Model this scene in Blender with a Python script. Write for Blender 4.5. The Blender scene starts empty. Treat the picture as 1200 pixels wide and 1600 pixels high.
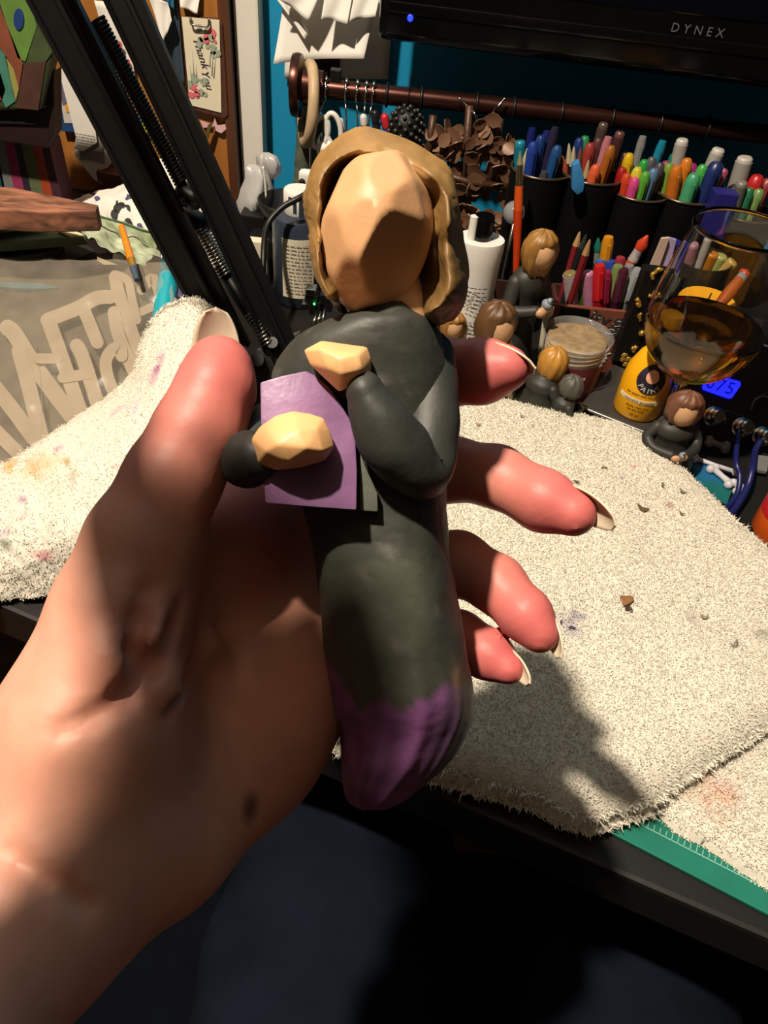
import bpy, bmesh, math, random
import numpy as np
from mathutils import Vector, Matrix, noise as mnoise
random.seed(7); rng = np.random.default_rng(7)
SC = bpy.context.scene; COL = SC.collection

# ---------------------------------------------------------------- camera
F, PITCH, ROLL, H = 1150.0, math.radians(44), math.radians(6), 0.38     # pixels at 1200 x 1600; metres above the desk top (z = 0)
FWD = np.array([0, math.cos(PITCH), -math.sin(PITCH)])
_r0 = np.array([1., 0, 0]); _u0 = np.array([0, math.sin(PITCH), math.cos(PITCH)])
RIGHT = math.cos(ROLL)*_r0 + math.sin(ROLL)*_u0
UP = -math.sin(ROLL)*_r0 + math.cos(ROLL)*_u0
EYE = np.array([0., 0, H])
cam_data = bpy.data.cameras.new('camera'); cam = bpy.data.objects.new('camera', cam_data); COL.objects.link(cam)
cam.matrix_world = Matrix(((RIGHT[0], UP[0], -FWD[0], EYE[0]), (RIGHT[1], UP[1], -FWD[1], EYE[1]),
                           (RIGHT[2], UP[2], -FWD[2], EYE[2]), (0, 0, 0, 1)))
cam_data.sensor_fit = 'VERTICAL'; cam_data.sensor_height = 24; cam_data.lens = 24*F/1600
cam_data.clip_start = 0.01; cam_data.clip_end = 20
SC.camera = cam

# ---------------------------------------------------------------- world, lamps, exposure
world = bpy.data.worlds.new('world'); SC.world = world; world.use_nodes = True
world.node_tree.nodes['Background'].inputs[0].default_value = (0.006, 0.0055, 0.005, 1)
world.node_tree.nodes['Background'].inputs[1].default_value = 1.0
SC.view_settings.view_transform = 'Standard'; SC.view_settings.look = 'None'
SC.view_settings.gamma = 1; SC.view_settings.exposure = 0.0; SC.view_settings.use_curve_mapping = False
CEIL_POS = np.array([-0.46, 0.02, 1.50]); CEIL_W = 180.0       # the one bright warm bulb, over the sitter's shoulder
def lamp_light(name, kind, loc, aim, power, color, size):
    d = bpy.data.lights.new(name, kind); d.energy = power; d.color = color
    if kind == 'AREA': d.shape = 'DISK'; d.size = size
    else: d.shadow_soft_size = size
    o = bpy.data.objects.new(name, d); COL.objects.link(o); o.location = loc
    v = Vector(aim) - Vector(loc); o.rotation_euler = v.to_track_quat('-Z', 'Y').to_euler()
    return o
lamp_light('ceiling_light', 'POINT', CEIL_POS, (0, 0, 0), CEIL_W, (1.0, 0.86, 0.70), 0.032)

# ---------------------------------------------------------------- positions
def ray(x, y): return (x-600)/F*RIGHT - (y-800)/F*UP + FWD
def W(x, y, d): return EYE + d*ray(x, y)                      # a point at depth d (metres)
def Z(x, y, z=0.0): v = ray(x, y); return EYE + v*((z-H)/v[2])  # ... on the level z
def Y(x, y, yy): v = ray(x, y); return EYE + v*(yy/v[1])        # ... on the upright plane y
def proj(P):
    v = np.asarray(P)-EYE; d = v@FWD
    return 600+F*(v@RIGHT)/d, 800-F*(v@UP)/d, d
PXM = 1/F

# ---------------------------------------------------------------- object helpers
def tag(o, label=None, cat=None, group=None, kind=None):
    if label: o['label'] = label
    if cat: o['category'] = cat
    if group: o['group'] = group
    if kind: o['kind'] = kind
    return o
def thing(name, label, cat, loc=(0, 0, 0), rot=None, group=None):
    o = bpy.data.objects.new(name, None); COL.objects.link(o); o.empty_display_size = 0.01
    o.location = Vector(loc)
    if rot is not None:
        o.rotation_mode = 'QUATERNION'; o.rotation_quaternion = rot
    return tag(o, label, cat, group)
def mesh_of(name, V, Fc, smooth=True):
    me = bpy.data.meshes.new(name); me.from_pydata([tuple(map(float, v)) for v in V], [], [tuple(map(int, f)) for f in Fc])
    me.polygons.foreach_set('use_smooth', [smooth]*len(me.polygons)); me.update()
    return me
def fix_normals(me):
    bm = bmesh.new(); bm.from_mesh(me); bmesh.ops.recalc_face_normals(bm, faces=bm.faces); bm.to_mesh(me); bm.free()
def obj(name, VF, mat, parent=None, smooth=True, local=False, auto=None, label=None, kind=None, fix=True):
    """link one mesh object; world coordinates unless local (then in the parent's own frame)"""
    V, Fc = VF; V = np.asarray(V, float)
    if parent is not None and not local: V = V - np.array(parent_loc(parent))
    me = mesh_of(name, V, Fc, smooth)
    if fix: fix_normals(me)
    if mat is not None: me.materials.append(mat)
    o = bpy.data.objects.new(name, me); COL.objects.link(o)
    if parent is not None: o.parent = parent
    if auto: me.set_sharp_from_angle(angle=math.radians(auto))
    return tag(o, label, None, None, kind)
def parent_loc(p):
    l = Vector((0, 0, 0))
    while p is not None: l = l + p.location; p = p.parent
    return l
def solo(name, VF, mat, label, cat, group=None, kind=None, smooth=True, auto=None, base=None):
    V, Fc = VF; V = np.asarray(V, float)
    c = V.mean(0) if base is None else np.asarray(base, float)
    if base is None: c = np.array([c[0], c[1], V[:, 2].min()])
    o = obj(name, (V-c, Fc), mat, None, smooth, auto=auto); o.location = Vector(c)
    return tag(o, label, cat, group, kind)
def struct(name, VF, mat, smooth=False):
    o = obj(name, VF, mat, None, smooth); o['kind'] = 'structure'; return o
def quat_along(A, B, xdir=None):
    z = Vector(B)-Vector(A); z.normalize()
    if xdir is None: return z.to_track_quat('Z', 'Y')
    x = Vector(xdir); x = (x - z*x.dot(z)).normalized(); y = z.cross(x)
    return Matrix((x, y, z)).transposed().to_quaternion()

# ---------------------------------------------------------------- mesh helpers: all return (verts, faces)
def merge(parts):
    V, Fc, n = [], [], 0
    for v, f in parts:
        v = np.asarray(v, float); V.append(v); Fc += [tuple(i+n for i in q) for q in f]; n += len(v)
    return np.vstack(V), Fc
def xf(VF, M=None, t=None):
    V, Fc = VF; V = np.asarray(V, float)
    if M is not None: V = V @ np.asarray(M).T
    if t is not None: V = V + np.asarray(t)
    return V, Fc
def qm(q): return np.array(q.to_matrix())
def ringgrid(R, caps=True, closed=False):
    """R: rings array (m, n, 3) -> skin, rings closed around"""
    R = np.asarray(R, float); m, n = R.shape[:2]; V = R.reshape(-1, 3); Fc = []
    for i in range(m if closed else m-1):
        a, b = i*n, ((i+1) % m)*n
        for j in range(n):
            k = (j+1) % n; Fc.append((a+j, a+k, b+k, b+j))
    if caps and not closed: Fc.append(tuple(range(n-1, -1, -1))); Fc.append(tuple((m-1)*n+j for j in range(n)))
    return V, Fc
def lathe(prof, n=24, caps=True):
    a = np.linspace(0, 2*np.pi, n, endpoint=False); R = []
    for r, z in prof:
        r = max(r, 1e-5); R.append(np.stack([r*np.cos(a), r*np.sin(a), np.full(n, z)], 1))
    return ringgrid(R, caps)
def smooth_pts(P, k=6):
    P = np.asarray(P, float); out = []
    for i in range(len(P)-1):
        p0, p1, p2, p3 = P[max(i-1, 0)], P[i], P[i+1], P[min(i+2, len(P)-1)]
        for t in np.linspace(0, 1, k, endpoint=False):
            out.append(.5*((2*p1)+(-p0+p2)*t+(2*p0-5*p1+4*p2-p3)*t*t+(-p0+3*p1-3*p2+p3)*t**3))
    out.append(P[-1]); return np.array(out)
def tube(P, r, n=8, caps=True, flat=1.0, closed=False):
    P = np.asarray(P, float); m = len(P); r = np.broadcast_to(np.asarray(r, float), (m,))
    T = np.roll(P, -1, 0)-np.roll(P, 1, 0) if closed else np.gradient(P, axis=0)
    T /= np.linalg.norm(T, axis=1)[:, None]+1e-12
    up = np.array([0, 0, 1.]) if abs(T[0][2]) < .9 else np.array([1., 0, 0])
    x = np.cross(up, T[0]); x /= np.linalg.norm(x); R = []
    a = np.linspace(0, 2*np.pi, n, endpoint=False)
    for i in range(m):
        x = x-T[i]*(x@T[i]); x /= np.linalg.norm(x)+1e-12; y = np.cross(T[i], x)
        R.append(P[i]+r[i]*(np.cos(a)[:, None]*x+flat*np.sin(a)[:, None]*y))
    return ringgrid(R, caps, closed)
def capsule(P, r, n=12, k=5):
    """tube along P with round ends"""
    P = np.asarray(P, float); r = np.broadcast_to(np.asarray(r, float), (len(P),))
    t0 = (P[0]-P[1])/np.linalg.norm(P[0]-P[1]); t1 = (P[-1]-P[-2])/np.linalg.norm(P[-1]-P[-2])
    A = [(P[0]+t0*r[0]*math.sin(x), r[0]*max(math.cos(x), .03)) for x in np.linspace(math.pi/2, .25, k)]
    B = [(P[-1]+t1*r[-1]*math.sin(x), r[-1]*max(math.cos(x), .03)) for x in np.linspace(.25, math.pi/2, k)]
    return tube([a for a, _ in A]+list(P)+[b for b, _ in B], [x for _, x in A]+list(r)+[x for _, x in B], n)
def ellipsoid(c, r, n=20, m=12):
    th = np.linspace(0, np.pi, m); R = []
    a = np.linspace(0, 2*np.pi, n, endpoint=False)
    for t in th:
        s = max(math.sin(t), .004); R.append(np.stack([r[0]*s*np.cos(a), r[1]*s*np.sin(a), np.full(n, -r[2]*math.cos(t))], 1)+np.asarray(c))
    return ringgrid(R)
def box(c, s):
    x, y, z = np.asarray(s)/2.; V = np.array([(i*x, j*y, k*z) for i in (-1, 1) for j in (-1, 1) for k in (-1, 1)])+np.asarray(c)
    return V, [(0, 1, 3, 2), (4, 6, 7, 5), (0, 4, 5, 1), (2, 3, 7, 6), (0, 2, 6, 4), (1, 5, 7, 3)]
def from_bm(bm):
    bm.verts.index_update(); V = np.array([v.co[:] for v in bm.verts]); Fc = [tuple(v.index for v in f.verts) for f in bm.faces]
    bm.free(); return V, Fc
def bevel(VF, r, seg=2, ang=30):
    bm = bmesh.new(); vs = [bm.verts.new(tuple(v)) for v in VF[0]]
    for f in VF[1]: bm.faces.new([vs[i] for i in f])
    bmesh.ops.recalc_face_normals(bm, faces=bm.faces); bm.normal_update()
    es = [e for e in bm.edges if len(e.link_faces) == 2 and e.calc_face_angle(0) > math.radians(ang)]
    bmesh.ops.bevel(bm, geom=es, offset=r, segments=seg, profile=.6, affect='EDGES', clamp_overlap=True)
    return from_bm(bm)
def rbox(c, s, r=.001, seg=2): return bevel(box(c, s), r, seg)
def hull(P, bev=0):
    bm = bmesh.new(); vs = [bm.verts.new(tuple(p)) for p in P]
    res = bmesh.ops.convex_hull(bm, input=vs)
    bmesh.ops.delete(bm, geom=[v for v in bm.verts if not v.link_faces], context='VERTS')
    bmesh.ops.dissolve_limit(bm, angle_limit=math.radians(6), verts=bm.verts, edges=bm.edges)
    VF = from_bm(bm)
    return bevel(VF, bev, 2, 8) if bev else VF
def prism(P, n, t):
    """polygon P (k,3) pushed by t along n"""
    P = np.asarray(P, float); k = len(P); n = np.asarray(n, float); n = n/np.linalg.norm(n)
    V = np.vstack([P, P+n*t]); Fc = [tuple(range(k)), tuple(range(2*k-1, k-1, -1))]
    Fc += [(i, (i+1) % k, k+(i+1) % k, k+i) for i in range(k)]
    return V, Fc
def bilinear(c, nu, nv):
    """corners tl, tr, br, bl"""
    tl, tr, br, bl = [np.asarray(q, float) for q in c]
    u = np.linspace(0, 1, nu)[None, :, None]; v = np.linspace(0, 1, nv)[:, None, None]
    return (1-v)*((1-u)*tl+u*tr)+v*((1-u)*bl+u*br)
def crgrid(C, nu, nv):
    C = np.asarray(C, float)
    def interp(A, n):
        m = len(A); t = np.linspace(0, m-1, n); i = np.minimum(t.astype(int), m-2); f = (t-i).reshape(-1, *([1]*(A.ndim-1)))
        p0, p1, p2, p3 = A[np.maximum(i-1, 0)], A[i], A[i+1], A[np.minimum(i+2, m-1)]
        return .5*((2*p1)+(-p0+p2)*f+(2*p0-5*p1+4*p2-p3)*f*f+(-p0+3*p1-3*p2+p3)*f**3)
    return np.swapaxes(interp(np.swapaxes(interp(C, nv), 0, 1), nu), 0, 1)
def grid_normals(G):
    n = np.cross(np.gradient(G, axis=1), np.gradient(G, axis=0)); n /= np.linalg.norm(n, axis=2)[..., None]+1e-12
    return n
def sheet(G, t):
    """closed thin solid from a grid of points (v,u,3)"""
    G = np.asarray(G, float); m, n = G.shape[:2]; N = grid_normals(G)
    if (N.mean((0, 1))@(EYE-G.mean((0, 1)))) < 0: N = -N
    V = np.vstack([G.reshape(-1, 3), (G-N*t).reshape(-1, 3)]); Fc = []; o = m*n
    for i in range(m-1):
        for j in range(n-1):
            a, b, c, d = i*n+j, i*n+j+1, (i+1)*n+j+1, (i+1)*n+j
            Fc += [(a, b, c, d), (o+d, o+c, o+b, o+a)]
    for j in range(n-1): Fc += [(j, o+j, o+j+1, j+1), ((m-1)*n+j, (m-1)*n+j+1, o+(m-1)*n+j+1, o+(m-1)*n+j)]
    for i in range(m-1): Fc += [(i*n, (i+1)*n, o+(i+1)*n, o+i*n), (i*n+n-1, o+i*n+n-1, o+(i+1)*n+n-1, (i+1)*n+n-1)]
    return V, Fc
def vnoise(P, s, seed=0.0):
    return np.array([mnoise.noise(Vector((p[0]*s+seed, p[1]*s-seed, p[2]*s+2*seed))) for p in P])
def set_col(o, C):
    a = o.data.color_attributes.new('Col', 'FLOAT_COLOR', 'POINT')
    a.data.foreach_set('color', np.concatenate([C, np.ones((len(C), 1))], 1).astype(np.float32).ravel())
def text_mesh(s, size, extrude=.0001, shear=0, spacing=1.0, bold=0):
    cu = bpy.data.curves.new('t', 'FONT'); cu.body = s; cu.size = size; cu.extrude = extrude; cu.align_x = 'CENTER'; cu.align_y = 'CENTER'
    cu.shear = shear; cu.space_character = spacing; cu.offset = bold; cu.resolution_u = 3
    o = bpy.data.objects.new('t', cu); COL.objects.link(o); dg = bpy.context.evaluated_depsgraph_get()
    me = bpy.data.meshes.new_from_object(o.evaluated_get(dg)); V = np.array([v.co[:] for v in me.vertices]).reshape(-1, 3); Fc = [tuple(p.vertices) for p in me.polygons]
    bpy.data.objects.remove(o); bpy.data.curves.remove(cu); bpy.data.meshes.remove(me)
    return V, Fc
def place(VF, o, x, y):
    """local x, y, (z = x cross y) -> world frame at o"""
    x = np.asarray(x, float); x /= np.linalg.norm(x); y = np.asarray(y, float); y = y-x*(x@y); y /= np.linalg.norm(y)
    return xf(VF, np.stack([x, y, np.cross(x, y)], 1), o)
def wrap(VF, R, phi0, z0):
    """flat text (x right, y up) laid round a cylinder of radius R about local z, facing angle phi0"""
    V, Fc = VF; V = np.asarray(V); a = phi0 + V[:, 0]/R; r = R+V[:, 2]
    return np.stack([r*np.cos(a), r*np.sin(a), z0+V[:, 1]], 1), Fc

# ---------------------------------------------------------------- implicit surfaces (smooth bodies)
def round_cone(P, a, b, ra, rb):
    ab = b-a; t = np.clip(((P-a)@ab)/(ab@ab), 0, 1); q = P-a-t[:, None]*ab
    return np.sqrt((q*q).sum(1))-(ra+(rb-ra)*t)
def smin(a, b, k):
    h = np.maximum(k-np.abs(a-b), 0)/k; return np.minimum(a, b)-h*h*k*.25
def surface_nets(fn, lo, hi, h):
    n = [int(math.ceil((hi[i]-lo[i])/h))+1 for i in range(3)]
    ax = [lo[i]+h*np.arange(n[i]) for i in range(3)]
    D = np.empty(n, np.float32)
    yz = np.stack(np.meshgrid(ax[1], ax[2], indexing='ij'), -1).reshape(-1, 2)
    step = max(1, int(400000/len(yz)))
    for i in range(0, n[0], step):
        xs = ax[0][i:i+step]
        P = np.concatenate([np.repeat(xs, len(yz))[:, None], np.tile(yz, (len(xs), 1))], 1)
        D[i:i+step] = fn(P).reshape(len(xs), n[1], n[2])
    S = D < 0; m = [k-1 for k in n]
    corners = [(i, j, k) for i in (0, 1) for j in (0, 1) for k in (0, 1)]
    sl = lambda A, c: A[c[0]:c[0]+m[0], c[1]:c[1]+m[1], c[2]:c[2]+m[2]]
    cnt = sum(sl(S, c).astype(np.int8) for c in corners); act = (cnt > 0) & (cnt < 8)
    I = np.argwhere(act); idx = -np.ones(m, np.int64); idx[act] = np.arange(len(I))
    vals = {c: sl(D, c)[act] for c in corners}
    acc = np.zeros((len(I), 3)); w = np.zeros(len(I))
    for a in corners:
        for x in range(3):
            if a[x] == 0:
                b = list(a); b[x] = 1; b = tuple(b); va, vb = vals[a], vals[b]; cr = (va < 0) != (vb < 0)
                t = va/(va-vb+1e-20); p = np.array(a, float)[None]+t[:, None]*(np.array(b)-np.array(a))[None]
                acc[cr] += p[cr]; w[cr] += 1
    V = np.asarray(lo)+h*(I+acc/w[:, None]); Fc = []
    for x in range(3):
        u, v = (x+1) % 3, (x+2) % 3
        c0 = [slice(None)]*3; c1 = [slice(None)]*3
        c0[x] = slice(0, n[x]-1); c1[x] = slice(1, n[x])
        for q in (u, v): c0[q] = slice(1, n[q]-1); c1[q] = slice(1, n[q]-1)
        s0, s1 = S[tuple(c0)], S[tuple(c1)]; E = np.argwhere(s0 != s1); flip = s1[tuple(E.T)]
        E[:, u] += 1; E[:, v] += 1
        q = []
        for du, dv in ((0, 0), (-1, 0), (-1, -1), (0, -1)):
            e = E.copy(); e[:, u] += du; e[:, v] += dv; q.append(idx[tuple(e.T)])
        q = np.stack(q, 1); q[flip] = q[flip][:, ::-1]; Fc.append(q)
    return V, np.vstack(Fc)

# ---------------------------------------------------------------- materials
def lin(h):
    if isinstance(h, str): h = [int(h[i:i+2], 16) for i in (0, 2, 4)]
    return [((c/255+.055)/1.055)**2.4 if c > 10 else c/255/12.92 for c in h]
MATS = {}
def mat(name, col, rough=.5, metal=0, var=.12, vscale=60, bump=0, bscale=300, spec=.5, trans=0, ior=1.45, emit=None, es=0, sss=0, ssr=(1, .3, .2),
        sss_scale=.004, alpha=1, coat=0, vcol=False, sheen=0, col2=None):
    if name in MATS: return MATS[name]
    m = bpy.data.materials.new(name); m.use_nodes = True; nt = m.node_tree; N, L = nt.nodes, nt.links
    b = N['Principled BSDF']; c = lin(col)
    b.inputs['Roughness'].default_value = rough; b.inputs['Metallic'].default_value = metal
    b.inputs['Specular IOR Level'].default_value = spec; b.inputs['IOR'].default_value = ior
    b.inputs['Transmission Weight'].default_value = trans; b.inputs['Alpha'].default_value = alpha
    b.inputs['Coat Weight'].default_value = coat; b.inputs['Sheen Weight'].default_value = sheen
    tc = N.new('ShaderNodeTexCoord')
    nz = N.new('ShaderNodeTexNoise'); nz.inputs['Scale'].default_value = vscale; nz.inputs['Detail'].default_value = 4
    L.new(tc.outputs['Object'], nz.inputs['Vector'])
    if vcol:
        at = N.new('ShaderNodeVertexColor'); at.layer_name = 'Col'; src = at.outputs['Color']
    else: src = None
    mx = N.new('ShaderNodeMix'); mx.data_type = 'RGBA'; mx.blend_type = 'MULTIPLY'; mx.inputs[0].default_value = 1
    cr = N.new('ShaderNodeValToRGB'); lo, hi = 1-var, 1+var*.5
    cr.color_ramp.elements[0].position = .3; cr.color_ramp.elements[0].color = (lo, lo, lo, 1)
    cr.color_ramp.elements[1].position = .7; cr.color_ramp.elements[1].color = (hi, hi, hi, 1)
    L.new(nz.outputs['Fac'], cr.inputs['Fac']); L.new(cr.outputs['Color'], mx.inputs[7])
    if src: L.new(src, mx.inputs[6])
    elif col2 is not None:
        m2 = N.new('ShaderNodeMix'); m2.data_type = 'RGBA'; m2.inputs[6].default_value = (*c, 1); m2.inputs[7].default_value = (*lin(col2), 1)
        n2 = N.new('ShaderNodeTexNoise'); n2.inputs['Scale'].default_value = vscale*.4; L.new(tc.outputs['Object'], n2.inputs['Vector'])
        r2 = N.new('ShaderNodeValToRGB'); r2.color_ramp.elements[0].position = .42; r2.color_ramp.elements[1].position = .58
        L.new(n2.outputs['Fac'], r2.inputs['Fac']); L.new(r2.outputs['Color'], m2.inputs[0]); L.new(m2.outputs[2], mx.inputs[6])
    else: mx.inputs[6].default_value = (*c, 1)
    L.new(mx.outputs[2], b.inputs['Base Color'])
    if bump:
        bz = N.new('ShaderNodeTexNoise'); bz.inputs['Scale'].default_value = bscale; bz.inputs['Detail'].default_value = 5
        bp = N.new('ShaderNodeBump'); bp.inputs['Strength'].default_value = bump; bp.inputs['Distance'].default_value = .001
        L.new(tc.outputs['Object'], bz.inputs['Vector']); L.new(bz.outputs['Fac'], bp.inputs['Height']); L.new(bp.outputs['Normal'], b.inputs['Normal'])
    if emit is not None:
        b.inputs['Emission Color'].default_value = (*lin(emit), 1); b.inputs['Emission Strength'].default_value = es
    if sss:
        b.inputs['Subsurface Weight'].default_value = sss; b.inputs['Subsurface Radius'].default_value = ssr; b.inputs['Subsurface Scale'].default_value = sss_scale
    MATS[name] = m; return m
def wood(name, c1, c2, scale=6, stretch=(30, 30, 1.5), rough=.5):
    if name in MATS: return MATS[name]
    m = bpy.data.materials.new(name); m.use_nodes = True; N, L = m.node_tree.nodes, m.node_tree.links; b = N['Principled BSDF']
    tc = N.new('ShaderNodeTexCoord'); mp = N.new('ShaderNodeMapping'); mp.inputs['Scale'].default_value = stretch
    nz = N.new('ShaderNodeTexNoise'); nz.inputs['Scale'].default_value = scale; nz.inputs['Detail'].default_value = 6; nz.inputs['Distortion'].default_value = .6
    cr = N.new('ShaderNodeValToRGB'); cr.color_ramp.elements[0].position = .35; cr.color_ramp.elements[0].color = (*lin(c1), 1)
    cr.color_ramp.elements[1].position = .68; cr.color_ramp.elements[1].color = (*lin(c2), 1)
    L.new(tc.outputs['Object'], mp.inputs['Vector']); L.new(mp.outputs[0], nz.inputs['Vector']); L.new(nz.outputs['Fac'], cr.inputs['Fac'])
    L.new(cr.outputs['Color'], b.inputs['Base Color']); b.inputs['Roughness'].default_value = rough
    bp = N.new('ShaderNodeBump'); bp.inputs['Strength'].default_value = .15; bp.inputs['Distance'].default_value = .001
    L.new(nz.outputs['Fac'], bp.inputs['Height']); L.new(bp.outputs['Normal'], b.inputs['Normal'])
    MATS[name] = m; return m
def film(name, col=(235, 235, 235), clear=.7, rough=.15):
    """thin clear plastic: mostly see-through with a glossy skin"""
    if name in MATS: return MATS[name]
    m = bpy.data.materials.new(name); m.use_nodes = True; N, L = m.node_tree.nodes, m.node_tree.links
    b = N['Principled BSDF']; b.inputs['Base Color'].default_value = (*lin(col), 1); b.inputs['Roughness'].default_value = rough
    tr = N.new('ShaderNodeBsdfTransparent'); ms = N.new('ShaderNodeMixShader')
    tc = N.new('ShaderNodeTexCoord'); nz = N.new('ShaderNodeTexNoise'); nz.inputs['Scale'].default_value = 40
    mr = N.new('ShaderNodeMapRange'); mr.inputs[3].default_value = clear-.12; mr.inputs[4].default_value = min(1, clear+.12)
    L.new(tc.outputs['Object'], nz.inputs['Vector']); L.new(nz.outputs['Fac'], mr.inputs[0]); L.new(mr.outputs[0], ms.inputs[0])
    L.new(b.outputs[0], ms.inputs[1]); L.new(tr.outputs[0], ms.inputs[2]); L.new(ms.outputs[0], N['Material Output'].inputs[0])
    MATS[name] = m; return m
M = dict(
 skin=mat('skin', 'c98a75', .48, var=.10, vscale=90, bump=.10, bscale=420, sss=.12, sss_scale=.004, vcol=True, spec=.35),
 nail=mat('nail', 'c4b69e', .3, var=.05, sss=.2, sss_scale=.002),
 denim=mat('trouser_cloth', '10151f', .95, spec=.08, var=.25, vscale=25, bump=.3, bscale=900),
 teal=mat('teal_paint', '067ea8', .6, var=.05, vscale=12, bump=.05, bscale=150),
 plaster=mat('pale_paint', '463c36', .8, var=.05, vscale=8),
 ceilp=mat('ceiling_paint', '50483f', .9, var=.04, vscale=8),
 trimw=mat('white_trim_paint', 'cfcbc0', .5, var=.04, vscale=15),
 door=wood('honey_door_wood', (138, 86, 32), (158, 104, 44), 5, (14, 14, .8), .5),
 doorl=wood('dark_door_edge', (70, 36, 16), (90, 48, 22), 5, (14, 14, .8), .5),
 floorw=wood('floor_wood', (90, 58, 22), (120, 78, 32), 4, (2, 14, 2), .5),
 desk=mat('black_desk', '110e0b', .55, var=.3, vscale=20, bump=.1, bscale=200),
 mat_green=mat('green_cutting_mat', '0c6a58', .6, var=.1, vscale=80, bump=.1, bscale=900),
 mat_line=mat('mat_print', '79b3a2', .6),
 towel=mat('terry_cloth', 'cfcabb', .95, var=.06, vscale=220, bump=.25, bscale=700, vcol=True, sheen=.2),
 pile=mat('terry_pile', 'd8d3c6', .95, var=.08, vscale=100, sheen=.2, vcol=True),
 carved_face=mat('carved_skin_paint', 'c4966a', .5, var=.10, vscale=90, bump=.12, bscale=350),
 carved_hand=mat('carved_hand_paint', 'e0ae78', .45, var=.07, vscale=120, bump=.1, bscale=350),
 carved_hair=mat('carved_hair_paint', '92703f', .5, var=.28, vscale=60, bump=.25, bscale=220, col2='6e522a'),
 robe=mat('black_robe_paint', '31322d', .55, var=.2, vscale=70, bump=.2, bscale=260, vcol=True),
 sleeve=mat('black_sleeve_paint', '2e302b', .55, var=.25, vscale=70, bump=.2, bscale=260),
 folder=mat('purple_paint', '876389', .42, var=.22, vscale=90, bump=.25, bscale=200, col2='755277'),
 black=mat('black_plastic', '070707', .45, var=.2, vscale=90),
 blackm=mat('matte_black', '0a0a0a', .75, var=.2, vscale=90),
 blackg=mat('glossy_black', '060607', .12, var=.1, vscale=40),
 steel=mat('bright_steel', 'b8b5ac', .22, 1, var=.1),
 bronze=mat('bronze_rod', '4a2d26', .3, .85, var=.2, vscale=40),
 brass=mat('gold_paint', 'b08a3a', .35, .6, var=.2),
 white=mat('white_plastic', 'd6d4cc', .4, var=.04),
 paper=mat('white_paper', 'd2cfc6', .85, var=.04, vscale=20, bump=.05, bscale=90),
 paper2=mat('cream_paper', 'cfc7ae', .85, var=.06, vscale=20),
 pgrey=mat('grey_print', '77756f', .85),
 ink=mat('black_ink', '2a2828', .8),
 inkw=mat('white_ink', 'd9d4cb', .7),
 bark=mat('brown_bark', '4a3222', .45, .25, var=.3, vscale=120, bump=.3, bscale=300),
 leaf=mat('brown_metal_leaf', '70503a', .45, .1, var=.3, vscale=150),
 glass=mat('clear_glass', 'ffffff', .0, trans=1, ior=1.47, var=0),
 wine=mat('amber_wine', 'f2ae30', .0, trans=1, ior=1.33, var=0),
)
def cm(hexc, rough=.4, **k): return mat('paint_'+hexc+('' if rough == .4 else '_%d' % int(rough*100)), hexc, rough, var=k.pop('var', .08), **k)

# ---------------------------------------------------------------- the room
WY = 0.955                                   # the teal wall behind the desk
struct('wall_back', box((0, WY+.05, .6), (5.2, .10, 2.8)), M['teal'])
struct('wall_left', box((-2.45, -.8, .6), (.1, 3.6, 2.8)), M['plaster'])
struct('wall_right', box((2.45, -.8, .6), (.1, 3.6, 2.8)), M['plaster'])
struct('wall_front', box((0, -2.55, .6), (5.0, .1, 2.8)), M['plaster'])
struct('ceiling', box((0, -.8, 1.98), (5.0, 3.6, .06)), M['ceilp'])
struct('floor', box((0, -.8, -.76), (5.0, 3.6, .06)), M['floorw'])
# honey wood door in the back wall, with its dark edge strip and white casing
xe = Y(372, 200, WY-.03)[0]
dr = thing('door_1', None, None, (xe-.42, WY-.03, .1)); dr['kind'] = 'structure'
obj('door_leaf', box((xe-.42, WY-.02, .3), (.82, .04, 2.0)), M['door'], dr, False)
obj('edge_strip', box((xe-.006, WY-.022, .3), (.010, .046, 2.0)), M['doorl'], dr, False)
xt0, xt1 = xe+.0005, Y(412, 200, WY-.02)[0]
struct('trim_1', rbox(((xt0+xt1)/2, WY-.012, .3), (xt1-xt0, .028, 2.0), .003), M['trimw'])

# desk: black top, its front edge runs aslant under the cutting mat
E0, E1 = Z(60, 958), Z(1200, 1448)
ed = (E1-E0)/np.linalg.norm(E1-E0); en = np.array([ed[1], -ed[0], 0])       # towards the sitter
A, B = E0-ed*.75+en*.006, E1+ed*.55+en*.006
desk = thing('desk', 'black desk with a thick dark front edge under towels and craft supplies', 'desk', (0, .5, -.72))
top = [A, B, (B[0]+.02, WY-.004, 0), (A[0], WY-.004, 0)]
obj('desk_top', bevel(prism([np.array([p[0], p[1], 0]) for p in top], (0, 0, -1), .035), .003), M['desk'], desk, False)
for cx, cy in ((A[0]+.12, .62), (B[0]-.1, .42), (A[0]+.12, .9), (B[0]-.1, .9)):
    obj('leg', box((cx, cy, -.3825), (.045, .045, .695)), M['desk'], desk, False)

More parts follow.
